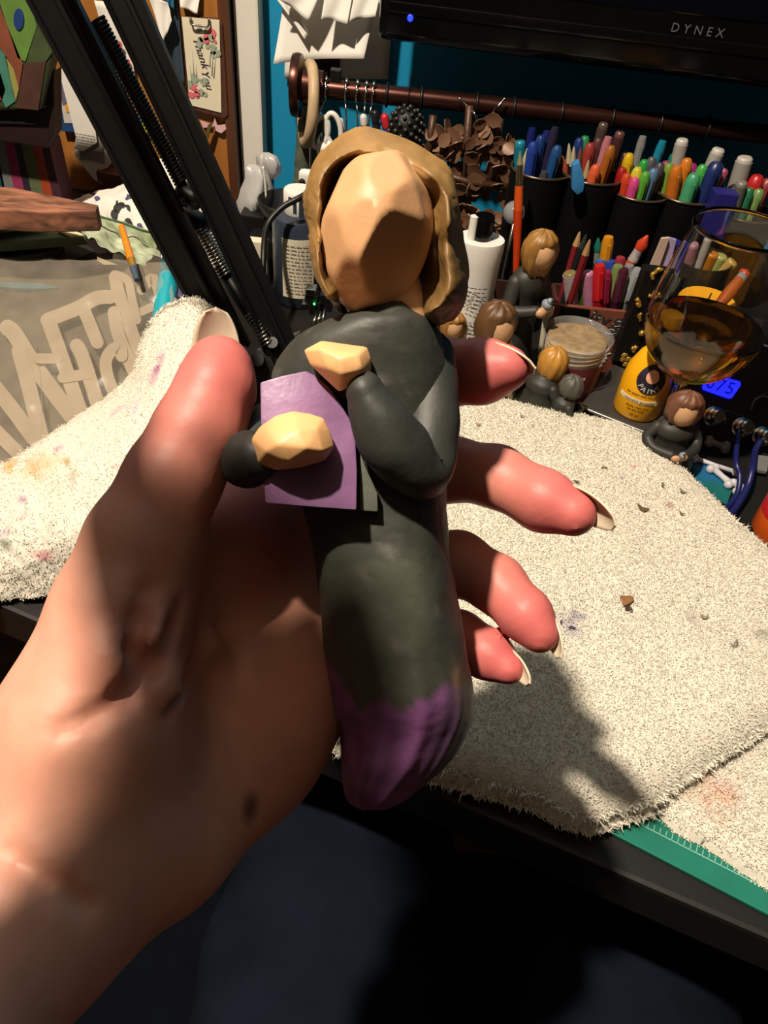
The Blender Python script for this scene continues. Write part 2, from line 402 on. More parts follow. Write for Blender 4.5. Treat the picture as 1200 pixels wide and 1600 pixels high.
# green cutting mat along the desk edge
def mz(x, y, z=0): return Z(x, y, z)
m0 = Z(926, 1291); ed = Z(1200, 1434)-m0; ed /= np.linalg.norm(ed); m1 = m0+ed*.155; nb = np.array([-ed[1], ed[0], 0])
mp = [m0+[0, 0, .0], m1, m1+nb*.215, m0+nb*.215]
mat_o = thing('cutting_mat', 'green cutting mat with pale ruler marks under the white towel', 'cutting mat', (*((mp[0]+mp[2])/2)[:2], 0))
obj('mat_sheet', bevel(prism([np.array([p[0], p[1], .0005]) for p in mp], (0, 0, 1), .0025), .0006), M['mat_green'], mat_o, False)
rl = []
z0 = .0032
def bar_on(a, b, w):
    d = (b-a)/np.linalg.norm(b-a); s = np.array([-d[1], d[0], 0])*w/2
    return prism([np.array([*(q[:2]), z0]) for q in (a-s, b-s, b+s, a+s)], (0, 0, 1), .0002)
base_l = [m0+nb*.012+ed*.005, m1+nb*.012-ed*.005]
rl.append(bar_on(*base_l, .0006))
nt_ = int(np.linalg.norm(m1-m0)/.003175)
for i in range(2, nt_-2):
    a = m0+nb*.012+ed*(i*.003175); ln = (.009 if i % 8 == 0 else .0065 if i % 4 == 0 else .0035)
    rl.append(bar_on(a, a+nb*ln, .00045))
obj('ruler_marks', merge(rl), M['mat_line'], mat_o, False)
dg = []
for i in range(8, nt_-2, 8):
    a = m0+nb*.0245+ed*(i*.003175); a = np.array([a[0], a[1], z0])
    dg.append(place(text_mesh(str(i//8+4), .0065, .0001), a, ed, nb))
obj('ruler_numbers', merge(dg), M['mat_line'], mat_o, False, fix=False)

# dark office chair seat under the sitter
ch = thing('office_chair', 'dark navy office chair seat under the lap', 'chair', (.03, -.05, -.73))
obj('seat', rbox((.06, -.05, -.335), (.78, .66, .07), .025, 4), mat('navy_seat_cloth', '070a11', .95, spec=.08, var=.2, vscale=60), ch, True)
obj('gas_post', tube([[.03, -.05, -.37], [.03, -.05, -.70]], .028, 16), M['black'], ch)
for i in range(5):
    a_ = i*2*math.pi/5; obj('base_leg', tube([[.03, -.05, -.69], [.03+.28*math.cos(a_), -.05+.28*math.sin(a_), -.70]], [.022, .016], 10), M['black'], ch)
    obj('caster', ellipsoid((.03+.28*math.cos(a_), -.05+.28*math.sin(a_), -.706), (.022, .022, .022), 12, 8), M['black'], ch)

# ---------------------------------------------------------------- white towels
def terry(name, P, N, count, parent, length=.0011, width=.00065, C=None):
    """loops of the terry pile: short bent blades rooted on the cloth"""
    i = rng.integers(0, len(P), count); p = P[i]+rng.normal(0, .0006, (count, 3)); n = N[i]
    d = n+rng.normal(0, .42, (count, 3)); d /= np.linalg.norm(d, axis=1)[:, None]
    s = np.cross(d, rng.normal(0, 1, (count, 3))); s /= np.linalg.norm(s, axis=1)[:, None]
    l = length*rng.uniform(.6, 1.25, count)[:, None]; w = width*.5
    bend = rng.normal(0, .35, (count, 3))*l
    a, b = p-s*w, p+s*w; c, e = p+d*l*.6+s*w*1.2, p+d*l*.6-s*w*1.2; t = p+d*l*.9+bend
    V = np.stack([a, b, c, e, t], 1).reshape(-1, 3); k = np.arange(count)*5
    Fc = [tuple(q) for q in np.stack([k, k+1, k+2, k+3], 1)]+[tuple(q) for q in np.stack([k+3, k+2, k+4], 1)]
    o = obj(name, (V, Fc), M['pile'], parent, True, kind='stuff', fix=False)
    set_col(o, np.repeat(C[i]*1.15, 5, 0)); return o

def inside(px, py, poly):
    c = np.zeros(px.shape, bool); x0, y0 = poly[-1]
    for x1, y1 in poly:
        k = ((y1 > py) != (y0 > py)) & (px < (x0-x1)*(py-y1)/(y0-y1+1e-12)+x1); c ^= k; x0, y0 = x1, y1
    return c
def edge_dist(px, py, poly):
    d = np.full(px.shape, 1e9); x0, y0 = poly[-1]
    for x1, y1 in poly:
        dx, dy = x1-x0, y1-y0; t = np.clip(((px-x0)*dx+(py-y0)*dy)/(dx*dx+dy*dy+1e-12), 0, 1)
        d = np.minimum(d, np.hypot(px-x0-t*dx, py-y0-t*dy)); x0, y0 = x1, y1
    return d
def nearest(px, py, poly):
    d = np.full(px.shape, 1e9); bx, by = px.copy(), py.copy(); x0, y0 = poly[-1]
    for x1, y1 in poly:
        dx, dy = x1-x0, y1-y0; t = np.clip(((px-x0)*dx+(py-y0)*dy)/(dx*dx+dy*dy+1e-12), 0, 1); qx, qy = x0+t*dx, y0+t*dy
        e = np.hypot(px-qx, py-qy); k = e < d; d[k] = e[k]; bx[k] = qx[k]; by[k] = qy[k]; x0, y0 = x1, y1
    return bx, by
def slab_towel(name, poly, parent, h, z_base, round_r, step=.0016, extra=None, pile=12000):
    poly = [tuple(p) for p in poly]; P = np.array(poly); lo, hi = P.min(0)-step, P.max(0)+step
    gx, gy = np.arange(lo[0], hi[0], step), np.arange(lo[1], hi[1], step)
    X, Yy = np.meshgrid(gx, gy, indexing='ij'); ins = inside(X, Yy, poly); D = edge_dist(X, Yy, poly)
    t = np.clip(D/round_r, 0, 1); Hh = z_base+h*np.sqrt(np.clip(1-(1-t)**2, 0, 1))
    flat = np.stack([X, Yy, 0*X], -1).reshape(-1, 3)
    Hh = Hh+.0025*vnoise(flat, 22, 3).reshape(X.shape)*t+.0006*vnoise(flat, 160, 9).reshape(X.shape)*t
    if extra is not None: Hh = Hh+extra(X, Yy)
    Hh = np.maximum(Hh, z_base)
    near = ins & (D < step*1.5); X, Yy = X.copy(), Yy.copy()          # draw the rim in to the outline
    X[near], Yy[near] = nearest(X[near], Yy[near], poly); Hh = np.where(near, z_base, Hh)
    idx = -np.ones(X.shape, int); idx[ins] = np.arange(ins.sum()); V = np.stack([X[ins], Yy[ins], Hh[ins]], 1)
    q = ins[:-1, :-1] & ins[1:, :-1] & ins[1:, 1:] & ins[:-1, 1:]
    Fc = np.stack([idx[:-1, :-1][q], idx[1:, :-1][q], idx[1:, 1:][q], idx[:-1, 1:][q]], 1)
    o = obj(name, (V, Fc), M['towel'], parent, True, fix=False)
    gxn, gyn = np.gradient(Hh, step); Nn = np.stack([-gxn, -gyn, np.ones_like(Hh)], -1); Nn /= np.linalg.norm(Nn, axis=2)[..., None]
    return o, V, Nn[ins]
TZ = .028
ptsT = [(560, 690), (640, 640), (700, 634), (770, 628), (850, 648), (905, 655), (960, 668), (1005, 688), (1050, 724), (1100, 772), (1150, 822), (1215, 880), (1330, 985),
        (1330, 1080), (1202, 1148), (1120, 1200), (1060, 1240), (1024, 1264), (985, 1274), (925, 1292), (880, 1281), (838, 1255), (765, 1236), (684, 1212), (600, 1190), (520, 1165), (470, 1090), (480, 900)]
polyT = [Z(x, y, .014)[:2] for x, y in ptsT]
ptsB = [(960, 1235), (1024, 1266), (1060, 1300), (1100, 1318), (1150, 1352), (1200, 1386), (1330, 1470), (1400, 1250), (1330, 1060), (1200, 1120), (1060, 1215)]
polyB = [Z(x, y, .006)[:2] for x, y in ptsB]
cT = np.mean(polyT, 0)
towel = thing('terry_towel', 'thick folded white terry towel strewn with wood shavings on the desk', 'towel', (*cT, .003))
to, tv, tn = slab_towel('upper_fold', polyT, towel, TZ-.008, .0085, .022)
base_t = np.array(lin('cfcabb'))
def blot(V2, C, spots):
    for (x, y, z, r, hx, k) in spots:
        c = Z(x, y, z)[:2]; d = np.hypot(V2[:, 0]-c[0], V2[:, 1]-c[1])
        w = np.clip(1.25-d/r+.9*vnoise(np.c_[V2[:, :2], np.zeros(len(V2))], 1.6/r, x), 0, 1)*k
        C[:] = C*(1-w[:, None])+np.array(lin(hx))[None]*w[:, None]
C = np.tile(base_t, (len(tv), 1))
blot(tv, C, [(895, 975, .02, .007, '6b6484', .5), (880, 990, .02, .010, '8f8a96', .5), (1185, 1000, .02, .006, '6d6a5a', .5), (1040, 802, .02, .004, '9a6a62', .6), (985, 742, .02, .002, 'b54a44', .8),
             (965, 760, .02, .002, '6a5c94', .7), (1075, 980, .02, .006, '9c948a', .5), (780, 960, .02, .006, 'a99', .3) if False else (780, 960, .02, .006, 'aa9a99', .3)])
set_col(to, C)
terry('terry_pile', tv, tn, 150000, towel, C=C)
rim = tv[:, 2] < .003+(TZ-.008)*.80
terry('rim_pile', tv[rim], tn[rim], 26000, towel, .0030, .0007, C[rim])
lo_, lv, ln_ = slab_towel('lower_fold', polyB, towel, .008, .0034, .014)
C = np.tile(base_t, (len(lv), 1)); blot(lv, C, [(1110, 1250, .01, .012, 'c98f6a', .4), (1135, 1235, .01, .01, 'cf9a8c', .35)]); set_col(lo_, C)
terry('terry_pile', lv, ln_, 26000, towel, C=C)

# paint-stained towel draped at the other end of the desk
R0 = [(-70, 776, .022), (-10, 735, .03), (60, 698, .036), (160, 630, .05), (206, 590, .062), (226, 535, .085), (258, 494, .103), (300, 484, .108), (330, 500, .105), (345, 540, .10)]
R1 = [(-70, 830, .020), (-20, 800, .034), (50, 780, .045), (140, 715, .058), (200, 680, .070), (245, 640, .082), (285, 600, .093), (330, 590, .092), (350, 600, .09), (365, 640, .088)]
R2 = [(-70, 890, .012), (-25, 880, .024), (40, 868, .032), (125, 825, .043), (190, 800, .048), (240, 770, .052), (290, 740, .056), (340, 720, .056), (360, 722, .055), (380, 745, .05)]
R3 = [(-70, 948, .004), (-25, 941, .006), (30, 936, .005), (62, 933, .007), (112, 922, .005), (180, 905, .006), (260, 885, .006), (330, 870, .006), (370, 855, .006), (410, 848, .006)]
rows = [np.array([Z(*p) for p in r]) for r in (R0, R1, R2, R3)]
back = rows[0]+np.array([0, .05, 0]); back[:, 2] = .004
G = crgrid([back, rows[0]+np.array([0, .012, -.006]), *rows], 230, 210)
Nn = grid_normals(G); Nn = np.where((Nn[..., 2] < 0)[..., None], -Nn, Nn)
flat = G.reshape(-1, 3)
ridge = np.sin((flat[:, 0]*.5+flat[:, 1]*.9+.01*vnoise(flat, 14, 2))*900)*.00035
wr = .0030*vnoise(flat, 24, 5)+.0012*vnoise(flat, 90, 1)+.0006*vnoise(flat, 260, 4)+ridge
G = (flat+Nn.reshape(-1, 3)*wr[:, None]).reshape(G.shape); G[..., 2] = np.maximum(G[..., 2], .002)
st = thing('stained_towel', 'white terry rag with purple, orange and red paint stains beside the hand', 'towel', (*G.reshape(-1, 3).mean(0)[:2], .001))
so = obj('cloth', sheet(G, .0015), M['towel'], st, True)
V = np.array([v.co[:] for v in so.data.vertices])+np.array(st.location)
C = np.tile(base_t, (len(V), 1))
def pxblot(P, C, spots):
    v = P-EYE; d = v@FWD; px = 600+F*(v@RIGHT)/d; py = 800-F*(v@UP)/d; nz = vnoise(P, 150, 3); n2 = vnoise(P, 420, 8)
    for (x, y, rx, ry, ang, hx, k) in spots:
        a = math.radians(ang); dx, dy = px-x, py-y; u = (dx*math.cos(a)+dy*math.sin(a))/rx; w = (-dx*math.sin(a)+dy*math.cos(a))/ry
        m = np.clip(1.15-np.hypot(u, w)+.45*nz+.3*n2, 0, 1)*k; C[:] = C*(1-m[:, None])+np.array(lin(hx))*m[:, None]
pxblot(V, C, [(245, 578, 34, 7, -72, 'a2588c', .85), (62, 726, 40, 22, -20, 'dca05a', .55), (16, 728, 10, 14, 20, 'cf8f2c', .8), (90, 700, 10, 6, -20, 'a06a9c', .6), (105, 722, 9, 8, 40, '93803a', .9), (115, 745, 9, 14, 20, '8c8468', .6),
              (190, 726, 16, 6, -20, 'c8606a', .55), (55, 735, 18, 10, 60, 'd8904a', .5), (36, 780, 8, 10, 0, '8a5f96', .7), (35, 808, 8, 18, 30, 'd88a8e', .5), (66, 868, 24, 9, 10, 'b8485a', .7), (8, 852, 12, 14, 0, '566150', .8),
              (5, 832, 14, 10, 0, '8f6b98', .6), (90, 760, 30, 20, 0, 'a8a898', .5), (80, 820, 16, 50, 10, 'b5b2a2', .4), (150, 760, 30, 40, 0, 'bdbab0', .3), (212, 640, 10, 20, 20, 'c9a9bc', .5), (185, 640, 20, 5, -30, 'b78aa6', .5)])
set_col(so, C)
terry('terry_pile', V[:len(flat)], Nn.reshape(-1, 3), 24000, st, .0012, .0005, C[:len(flat)])

# ---------------------------------------------------------------- the person: left hand holding the figurine, and the lap
person = thing('person', 'left hand and forearm with long pale nails, lap in dark trousers', 'person', (0, .1, -.3))
def nodes(L): return [(W(x, y, d), r*d*PXM) for x, y, d, r in L]
CH = {
 'thumb': [(150, 1100, .176, 134), (190, 955, .178, 104), (222, 850, .180, 86), (270, 750, .182, 73), (312, 675, .184, 69), (338, 605, .186, 59), (343, 574, .187, 50)],
 'index': [(455, 725, .238, 66), (600, 625, .232, 56), (690, 584, .222, 52), (755, 580, .213, 49), (792, 576, .208, 36)],
 'middle': [(495, 835, .240, 66), (625, 752, .240, 54), (705, 733, .238, 49), (775, 744, .229, 47), (850, 783, .219, 47), (896, 803, .214, 36)],
 'ring': [(520, 945, .239, 63), (640, 885, .240, 52), (715, 880, .237, 49), (775, 912, .228, 44), (822, 962, .219, 40), (843, 990, .216, 31)],
 'pinky': [(520, 1055, .231, 58), (630, 1000, .236, 46), (715, 998, .233, 43), (762, 1022, .226, 38), (794, 1044, .221, 26)],
}
PALM = [
 [(160, 1270, .178, 92), (300, 1000, .212, 74), (455, 725, .238, 66)],
 [(200, 1300, .184, 84), (350, 1060, .220, 74), (495, 835, .240, 66)],
 [(245, 1320, .188, 78), (390, 1110, .215, 74), (520, 945, .239, 64)],
 [(285, 1302, .190, 78), (395, 1175, .211, 80), (505, 1050, .230, 66)],
 [(235, 880, .192, 66), (350, 830, .217, 54), (455, 745, .237, 54)],
 [(-260, 1840, .112, 138), (-110, 1640, .138, 128), (60, 1440, .163, 110), (160, 1330, .178, 112)],
 [(60, 1400, .165, 100), (130, 1180, .174, 128)],
]
FN = {k: nodes(v) for k, v in CH.items()}; PN = [nodes(v) for v in PALM]
def hand_sdf(P):
    d = None
    for ch in PN:
        for (a, ra), (b, rb) in zip(ch[:-1], ch[1:]):
            q = round_cone(P, a, b, ra, rb); d = q if d is None else smin(d, q, .016)
    fing = None
    for k, ch in FN.items():
        f = None
        for (a, ra), (b, rb) in zip(ch[:-1], ch[1:]):
            q = round_cone(P, a, b, ra, rb); f = q if f is None else smin(f, q, .0035)
        if k == 'thumb': d = smin(d, f, .012)
        else: fing = f if fing is None else np.minimum(fing, f)
    d = smin(d, fing, .010)
    for c, r, k in BUMPS: d = smin(d, np.linalg.norm(P-c, axis=1)-r, k)
    for a, b, r in GROOVES:                              # creases of palm and joints
        d = -smin(-d, round_cone(P, a, b, r, r*.6), .004)
    return d
BUMPS, GROOVES = [], []
def on_skin(px, py, lo_=.10, hi_=.26):
    """depth of the palm's surface under a pixel, so that a crease lies on the skin"""
    for d_ in np.arange(lo_, hi_, .0005):
        if hand_sdf(W(px, py, d_)[None])[0] < 0: return d_
    return hi_
def crease(pts, r, sink=0.0):
    P = [W(x, y, on_skin(x, y)+sink) for x, y in pts]
    return [(p, q, r) for p, q in zip(P[:-1], P[1:])]
GR = (crease([(228, 925), (216, 970), (204, 1020), (200, 1085)], .0016) + crease([(200, 1085), (235, 1040), (268, 985), (285, 945)], .0015) + crease([(196, 1088), (150, 1118), (96, 1140)], .0011)
      + crease([(300, 1035), (275, 1075), (262, 1110)], .0012) + crease([(10, 1335), (80, 1385), (135, 1418)], .0012) + crease([(345, 975), (372, 1010), (372, 1060)], .0012))
BM = [(W(315, 1010, on_skin(315, 1010)+.0018), .0046, .005), (W(182, 1030, on_skin(182, 1030)+.0022), .0050, .007), (W(235, 990, on_skin(235, 990)+.003), .0046, .005), (W(255, 1075, on_skin(255, 1075)+.003), .0050, .006)]
GROOVES = GR; BUMPS = BM
allp = [(p, r) for ch in list(FN.values())+PN for p, r in ch]
lo = np.min([p-r-.004 for p, r in allp], 0); hi = np.max([p+r+.004 for p, r in allp], 0)
lo = np.maximum(lo, W(-330, 1900, .1)-.2)
HV, HF = surface_nets(hand_sdf, lo, hi, .0014)
hand = obj('hand', (HV, HF), M['skin'], person, True, fix=False)
sub = hand.modifiers.new('smooth', 'SMOOTH'); sub.iterations = 2; sub.factor = .5
sb = hand.modifiers.new('fine', 'SUBSURF'); sb.levels = 1; sb.render_levels = 1
# skin tone: pinker finger pads and thumb, paler palm
C = np.tile(lin('c8917a'), (len(HV), 1))
mott = .10*vnoise(HV, 60, 4)+.06*vnoise(HV, 170, 2)
for k, ch in FN.items():
    T = ch[-1][0]; Q = ch[-3][0] if k != 'thumb' else ch[-4][0]; L = np.linalg.norm(T-Q)
    w = np.clip(1.28-np.linalg.norm(HV-T, axis=1)/L*.85, 0, 1)*(.92 if k != 'thumb' else .85)
    C = C*(1-w[:, None])+np.array(lin('b85c5a'))*w[:, None]
w = np.clip(1-np.linalg.norm(HV-W(405, 830, .215), axis=1)/.03, 0, 1)*.8; C = C*(1-w[:, None])+np.array(lin('b8504c'))*w[:, None]
w = np.clip(1-np.linalg.norm(HV-W(225, 1020, .172), axis=1)/.028, 0, 1)*.5; C = C*(1-w[:, None])+np.array(lin('c07468'))*w[:, None]
C *= (1+mott)[:, None]
w = np.clip(1.5-np.linalg.norm((HV-W(391, 1262, on_skin(391, 1262)))*[1.5, .8, .6], axis=1)/.0026, 0, 1)*.75; C = C*(1-w[:, None])+np.array(lin('3a1c20'))*w[:, None]   # a smear of paint on the heel
set_col(hand, np.clip(C, 0, 1))

def fingernail(base, tip, width, nrm, curve=.42, thick=.0006, square=.35):
    """long almond nail: a curved plate from its bed to its free end; nrm points to the back of the finger"""
    a, b = W(*base), W(*tip); d = b-a; L = np.linalg.norm(d); d /= L
    n = np.asarray(nrm, float); n = n-d*(n@d); n /= np.linalg.norm(n); s = np.cross(d, n)
    G = []
    for t in np.linspace(0, 1, 15):
        w = width*.5*(1-max(0, (t-.45)/.55)**2*(1-square)); w *= (1-.96*max(0, (t-.90)/.10)**2.2); w *= min(1, .62+t*3)
        G.append([a+d*L*t+s*u*w-n*curve*(u*w)**2/(width*.5)+n*L*.10*math.sin(math.pi*t) for u in np.linspace(-1, 1, 11)])
    return sheet(np.array(G), thick)
def cv(r, u, f): v = r*RIGHT+u*UP+f*FWD; return v/np.linalg.norm(v)
for args in (((338, 600, .1985), (337, 480, .192), .0120, cv(-.15, .1, 1)),
             ((748, 546, .2155), (836, 577, .2025), .0105, cv(.15, .92, .62)),
             ((872, 768, .2210), (962, 822, .2055), .0108, cv(.45, .62, .75)),
             ((836, 938, .2240), (876, 1028, .2110), .0088, cv(.92, .25, .55)),
             ((786, 1018, .2250), (827, 1068, .2140), .0068, cv(.55, .35, .85))):
    obj('fingernail', fingernail(*args), M['nail'], person, True)

# trousers: two thighs and the lap between
def leg_sdf(P):
    d = None
    for ch in LEGN:
        for (a, ra), (b, rb) in zip(ch[:-1], ch[1:]):
            q = round_cone(P, a, b, ra, rb); d = q if d is None else smin(d, q, .02)
    return d+.0035*np.sin(P[:, 1]*70+P[:, 0]*45+np.sin(P[:, 2]*40)*1.5)*.6
LEGN = [[(np.array([.03, .50, -.235]), .068), (np.array([-.005, .16, -.205]), .082), (np.array([-.03, -.20, -.20]), .096)],
        [(np.array([.22, .52, -.255]), .066), (np.array([.20, .16, -.225]), .082), (np.array([.17, -.20, -.21]), .096)],
        [(np.array([.03, .50, -.235]), .066), (np.array([.03, .53, -.45]), .054), (np.array([.03, .54, -.67]), .046)],
        [(np.array([.22, .52, -.255]), .064), (np.array([.22, .55, -.45]), .054), (np.array([.22, .56, -.67]), .046)]]
TV, TF = surface_nets(leg_sdf, np.array([-.16, -.32, -.73]), np.array([.34, .68, -.06]), .008)
tr = obj('trousers', (TV, TF), M['denim'], person, True, fix=False)
tr.modifiers.new('fine', 'SUBSURF').render_levels = 1

# ---------------------------------------------------------------- the carved figurine in the hand
fig = thing('graduate_figurine', 'carved figurine with blank face and blond hair hugging a purple folder, held in the hand', 'figurine', W(600, 1240, .219))
ROWS = [(470, 568, 640, .1885, .009), (486, 548, 655, .1895, .012), (500, 512, 676, .1905, .0145), (530, 458, 697, .193, .0165), (580, 424, 706, .195, .0165), (650, 430, 707, .197, .0165),
        (720, 442, 702, .199, .0168), (790, 470, 699, .201, .0165), (830, 482, 700, .202, .0175), (870, 490, 703, .2035, .019), (920, 497, 714, .206, .0205), (1000, 505, 726, .209, .0215), (1060, 512, 737, .211, .0215),
        (1110, 518, 740, .213, .021), (1150, 530, 728, .215, .0195), (1195, 535, 700, .217, .017), (1235, 539, 655, .219, .0125), (1256, 548, 622, .220, .008), (1266, 566, 596, .2205, .003)]
R = smooth_pts(np.array(ROWS, float), 8); n = 88
RV = []
for (py, xl, xr, dc, th) in R:
    cx, hw = (xl+xr)/2, (xr-xl)/2; ring = []
    for a in np.linspace(0, 2*np.pi, n, endpoint=False):
        ca, sa = math.cos(a), math.sin(a); e = .78
        ux = math.copysign(abs(ca)**e, ca); ud = math.copysign(abs(sa)**e, sa)
        k = max(0, min(1, (py-990)/160))                      # carved folds run down the hem
        f = 1+k*(.05*math.sin(a*9+1.3)+.03*math.sin(a*17))
        ring.append(W(cx+hw*ux, py, dc+th*ud*f))
    RV.append(ring)
V, Fc = ringgrid(np.array(RV))
cut = .0006*np.floor(vnoise(V, 75, 1)*3)/3*1.0+.0007*vnoise(V, 55, 6)          # knife facets
cen = np.array([np.array(r).mean(0) for r in RV]).repeat(n, 0); out = V-cen; out /= np.linalg.norm(out, axis=1)[:, None]+1e-9
V = V+out*cut[:, None]
rb = obj('robe', (V, Fc), M['robe'], fig, True)
v = V-EYE; d = v@FWD; px = 600+F*(v@RIGHT)/d; py = 800-F*(v@UP)/d
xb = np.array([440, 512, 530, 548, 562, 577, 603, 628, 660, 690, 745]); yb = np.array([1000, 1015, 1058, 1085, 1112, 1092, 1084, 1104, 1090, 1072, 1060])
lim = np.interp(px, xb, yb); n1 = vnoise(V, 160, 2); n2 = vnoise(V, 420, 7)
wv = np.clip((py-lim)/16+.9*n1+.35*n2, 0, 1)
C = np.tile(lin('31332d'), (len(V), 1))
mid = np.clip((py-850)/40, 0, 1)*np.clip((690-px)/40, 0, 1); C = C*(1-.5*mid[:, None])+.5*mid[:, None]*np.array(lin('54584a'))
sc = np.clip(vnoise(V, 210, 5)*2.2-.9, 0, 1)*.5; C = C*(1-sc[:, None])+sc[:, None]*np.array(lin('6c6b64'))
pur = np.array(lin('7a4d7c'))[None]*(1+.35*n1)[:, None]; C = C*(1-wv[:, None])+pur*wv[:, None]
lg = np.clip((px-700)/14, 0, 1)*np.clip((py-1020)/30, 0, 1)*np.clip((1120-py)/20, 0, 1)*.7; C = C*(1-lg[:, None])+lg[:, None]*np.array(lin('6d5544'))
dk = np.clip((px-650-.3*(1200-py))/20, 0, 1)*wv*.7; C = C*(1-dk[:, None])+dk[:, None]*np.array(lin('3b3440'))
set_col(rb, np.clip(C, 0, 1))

# face: one smooth egg cut by broad knife planes
fc = (588, 368); HEADD = .1820
def cut_egg(n, m, cuts, soft=.012):
    th = np.linspace(0, np.pi, m); ph = np.linspace(0, 2*np.pi, n, endpoint=False); R = []
    for t in th:
        d = np.stack([math.sin(t)*np.cos(ph), math.sin(t)*np.sin(ph), np.full(n, -math.cos(t))], 1); r = np.ones(n)
        for nv, c in cuts:
            k = d@nv; q = np.where(k > .2, c/np.maximum(k, .2), 9.); h = np.clip(.5+.5*(q-r)/soft, 0, 1); r = q*(1-h)+r*h-soft*h*(1-h)
        R.append(d*np.maximum(r, .02)[:, None])
    return ringgrid(np.array(R))
cuts = [(np.array(v)/np.linalg.norm(v), c) for v, c in (((.45, -.60, .66), .79), ((-.55, .35, .75), .955), ((.15, .45, .88), .950), ((-.2, -.25, .95), .955), ((.55, .0, .83), .95), ((-.75, -.3, .55), .94), ((.3, -.65, .7), .94),
        ((-.3, -.8, .5), .93), ((.85, -.35, .4), .94), ((-.85, .4, .35), .95), ((.6, .65, .45), .94), ((-.1, .9, .42), .95), ((.8, .3, .5), .95), ((.05, -.95, .3), .94))]
V, Fc = cut_egg(72, 48, cuts)
fw = np.array([88, 124])*.1815*PXM; c0 = W(*fc, HEADD)
UPT = UP+.10*RIGHT; V = c0+(V[:, :1]*fw[0]*(1-.10*np.clip(-V[:, 1:2], 0, 1)))*RIGHT+V[:, 1:2]*fw[1]*UPT-V[:, 2:]*.0195*FWD
face = obj('face', (V, Fc), M['carved_face'], fig, True)

obj('neck', capsule([W(592, 440, .190), W(604, 478, .190), W(612, 500, .191)], [.0105, .010, .011], 20), M['carved_face'], fig, True)
# hair: wavy carved locks framing the face and closing behind the head
OUT = [(567, 204), (530, 222), (493, 257), (478, 300), (476, 335), (484, 378), (493, 417), (503, 443), (516, 468), (527, 484), (545, 492), (600, 505), (655, 503), (678, 511), (700, 498), (717, 477), (730, 441), (730, 405), (722, 377), (713, 334), (706, 300), (690, 264), (668, 246), (634, 227), (613, 219)]
INN = [(567, 256), (545, 262), (527, 274), (513, 292), (507, 325), (504, 360), (508, 398), (516, 425), (527, 446), (540, 466), (556, 480), (600, 486), (640, 488), (655, 478), (668, 460), (674, 440), (676, 415), (675, 390), (672, 360), (668, 335), (662, 308), (650, 285), (630, 266), (608, 255), (590, 252)]
def polar(pts, th):
    p = np.array(pts, float)-np.array(fc); a = np.unwrap(np.arctan2(p[:, 1], p[:, 0])); r = np.hypot(p[:, 0], p[:, 1])
    o = np.argsort(a % (2*np.pi)); aa = (a % (2*np.pi))[o]; rr = r[o]
    aa = np.r_[aa[-1]-2*np.pi, aa, aa[0]+2*np.pi]; rr = np.r_[rr[-1], rr, rr[0]]
    return np.interp(th % (2*np.pi), aa, rr)
TH = np.linspace(0, 2*np.pi, 150, endpoint=False)
ro = polar(OUT, TH); ri = polar(INN, TH)
k5 = np.array([.1, .2, .4, .2, .1]); ro = sum(k5[i]*np.roll(ro, i-2) for i in range(5)); ri = sum(k5[i]*np.roll(ri, i-2) for i in range(5))
HR = []
wav = .5*np.sin(TH*5+.5)+.45*np.sin(TH*8+2)+.25*np.sin(TH*13)
chin = np.clip((np.sin(TH)-.80)/.14, 0, 1); chin = chin*chin*(3-2*chin)            # no hair under the chin
for s, base_d in ((-.40, .188), (-.10, .1818), (.02, .1800), (.10, .1785), (.22, .1760), (.36, .1742), (.55, .1742), (.78, .1772), (.93, .183), (1.0, .189), (.99, .195), (.90, .203), (.66, .210), (.3, .2135), (.02, .2145)):
    ring = []
    for i, t in enumerate(TH):
        back = base_d > .188 and s > 0
        r = ro[i]*s if (back and s < 1) else ri[i]+(ro[i]-ri[i])*s
        dd = base_d; low = max(0, math.sin(t))
        if not back: dd += .0020*wav[i]*math.sin(s*3+t*3+.8*math.sin(t*4))+.0012*math.sin(s*9+t*2)+.004*low*max(0, math.cos(t)+.2)
        if dd < .200: dd += (max(.200, dd)-dd)*chin[i]
        ring.append(W(fc[0]+r*math.cos(t), fc[1]+r*math.sin(t), dd))
    HR.append(ring)
HR = crgrid(np.array(HR), 150, 48)
V, Fc = ringgrid(HR)
cen = W(600, 365, .190); out = V-cen; out /= np.linalg.norm(out, axis=1)[:, None]
V = V+out*(.0024*vnoise(V, 62, 3)+.0014*np.round(vnoise(V, 100, 8)*2.5)/2.5)[:, None]
obj('hair', (V, Fc), M['carved_hair'], fig, True)

# sleeves
def sleeve(L):
    P = np.array([W(x, y, d) for x, y, d, r in L]); rr = np.array([r*d*PXM for x, y, d, r in L])
    Q = smooth_pts(np.c_[P, rr], 7); V, Fc = capsule(Q[:, :3], Q[:, 3], 28, 6)
    c = V.mean(0); return V+(.0006*vnoise(V, 120, 2))[:, None]*np.array([1, 1, 1.]), Fc
obj('sleeve', sleeve([(670, 560, .1935, 42), (672, 660, .1885, 47), (660, 735, .184, 46), (622, 700, .1775, 50), (592, 655, .1745, 46), (570, 612, .1725, 30)]), M['sleeve'], fig, True)
obj('sleeve', sleeve([(412, 655, .194, 24), (390, 706, .187, 38), (386, 718, .181, 45), (404, 712, .1765, 38)]), M['sleeve'], fig, True)

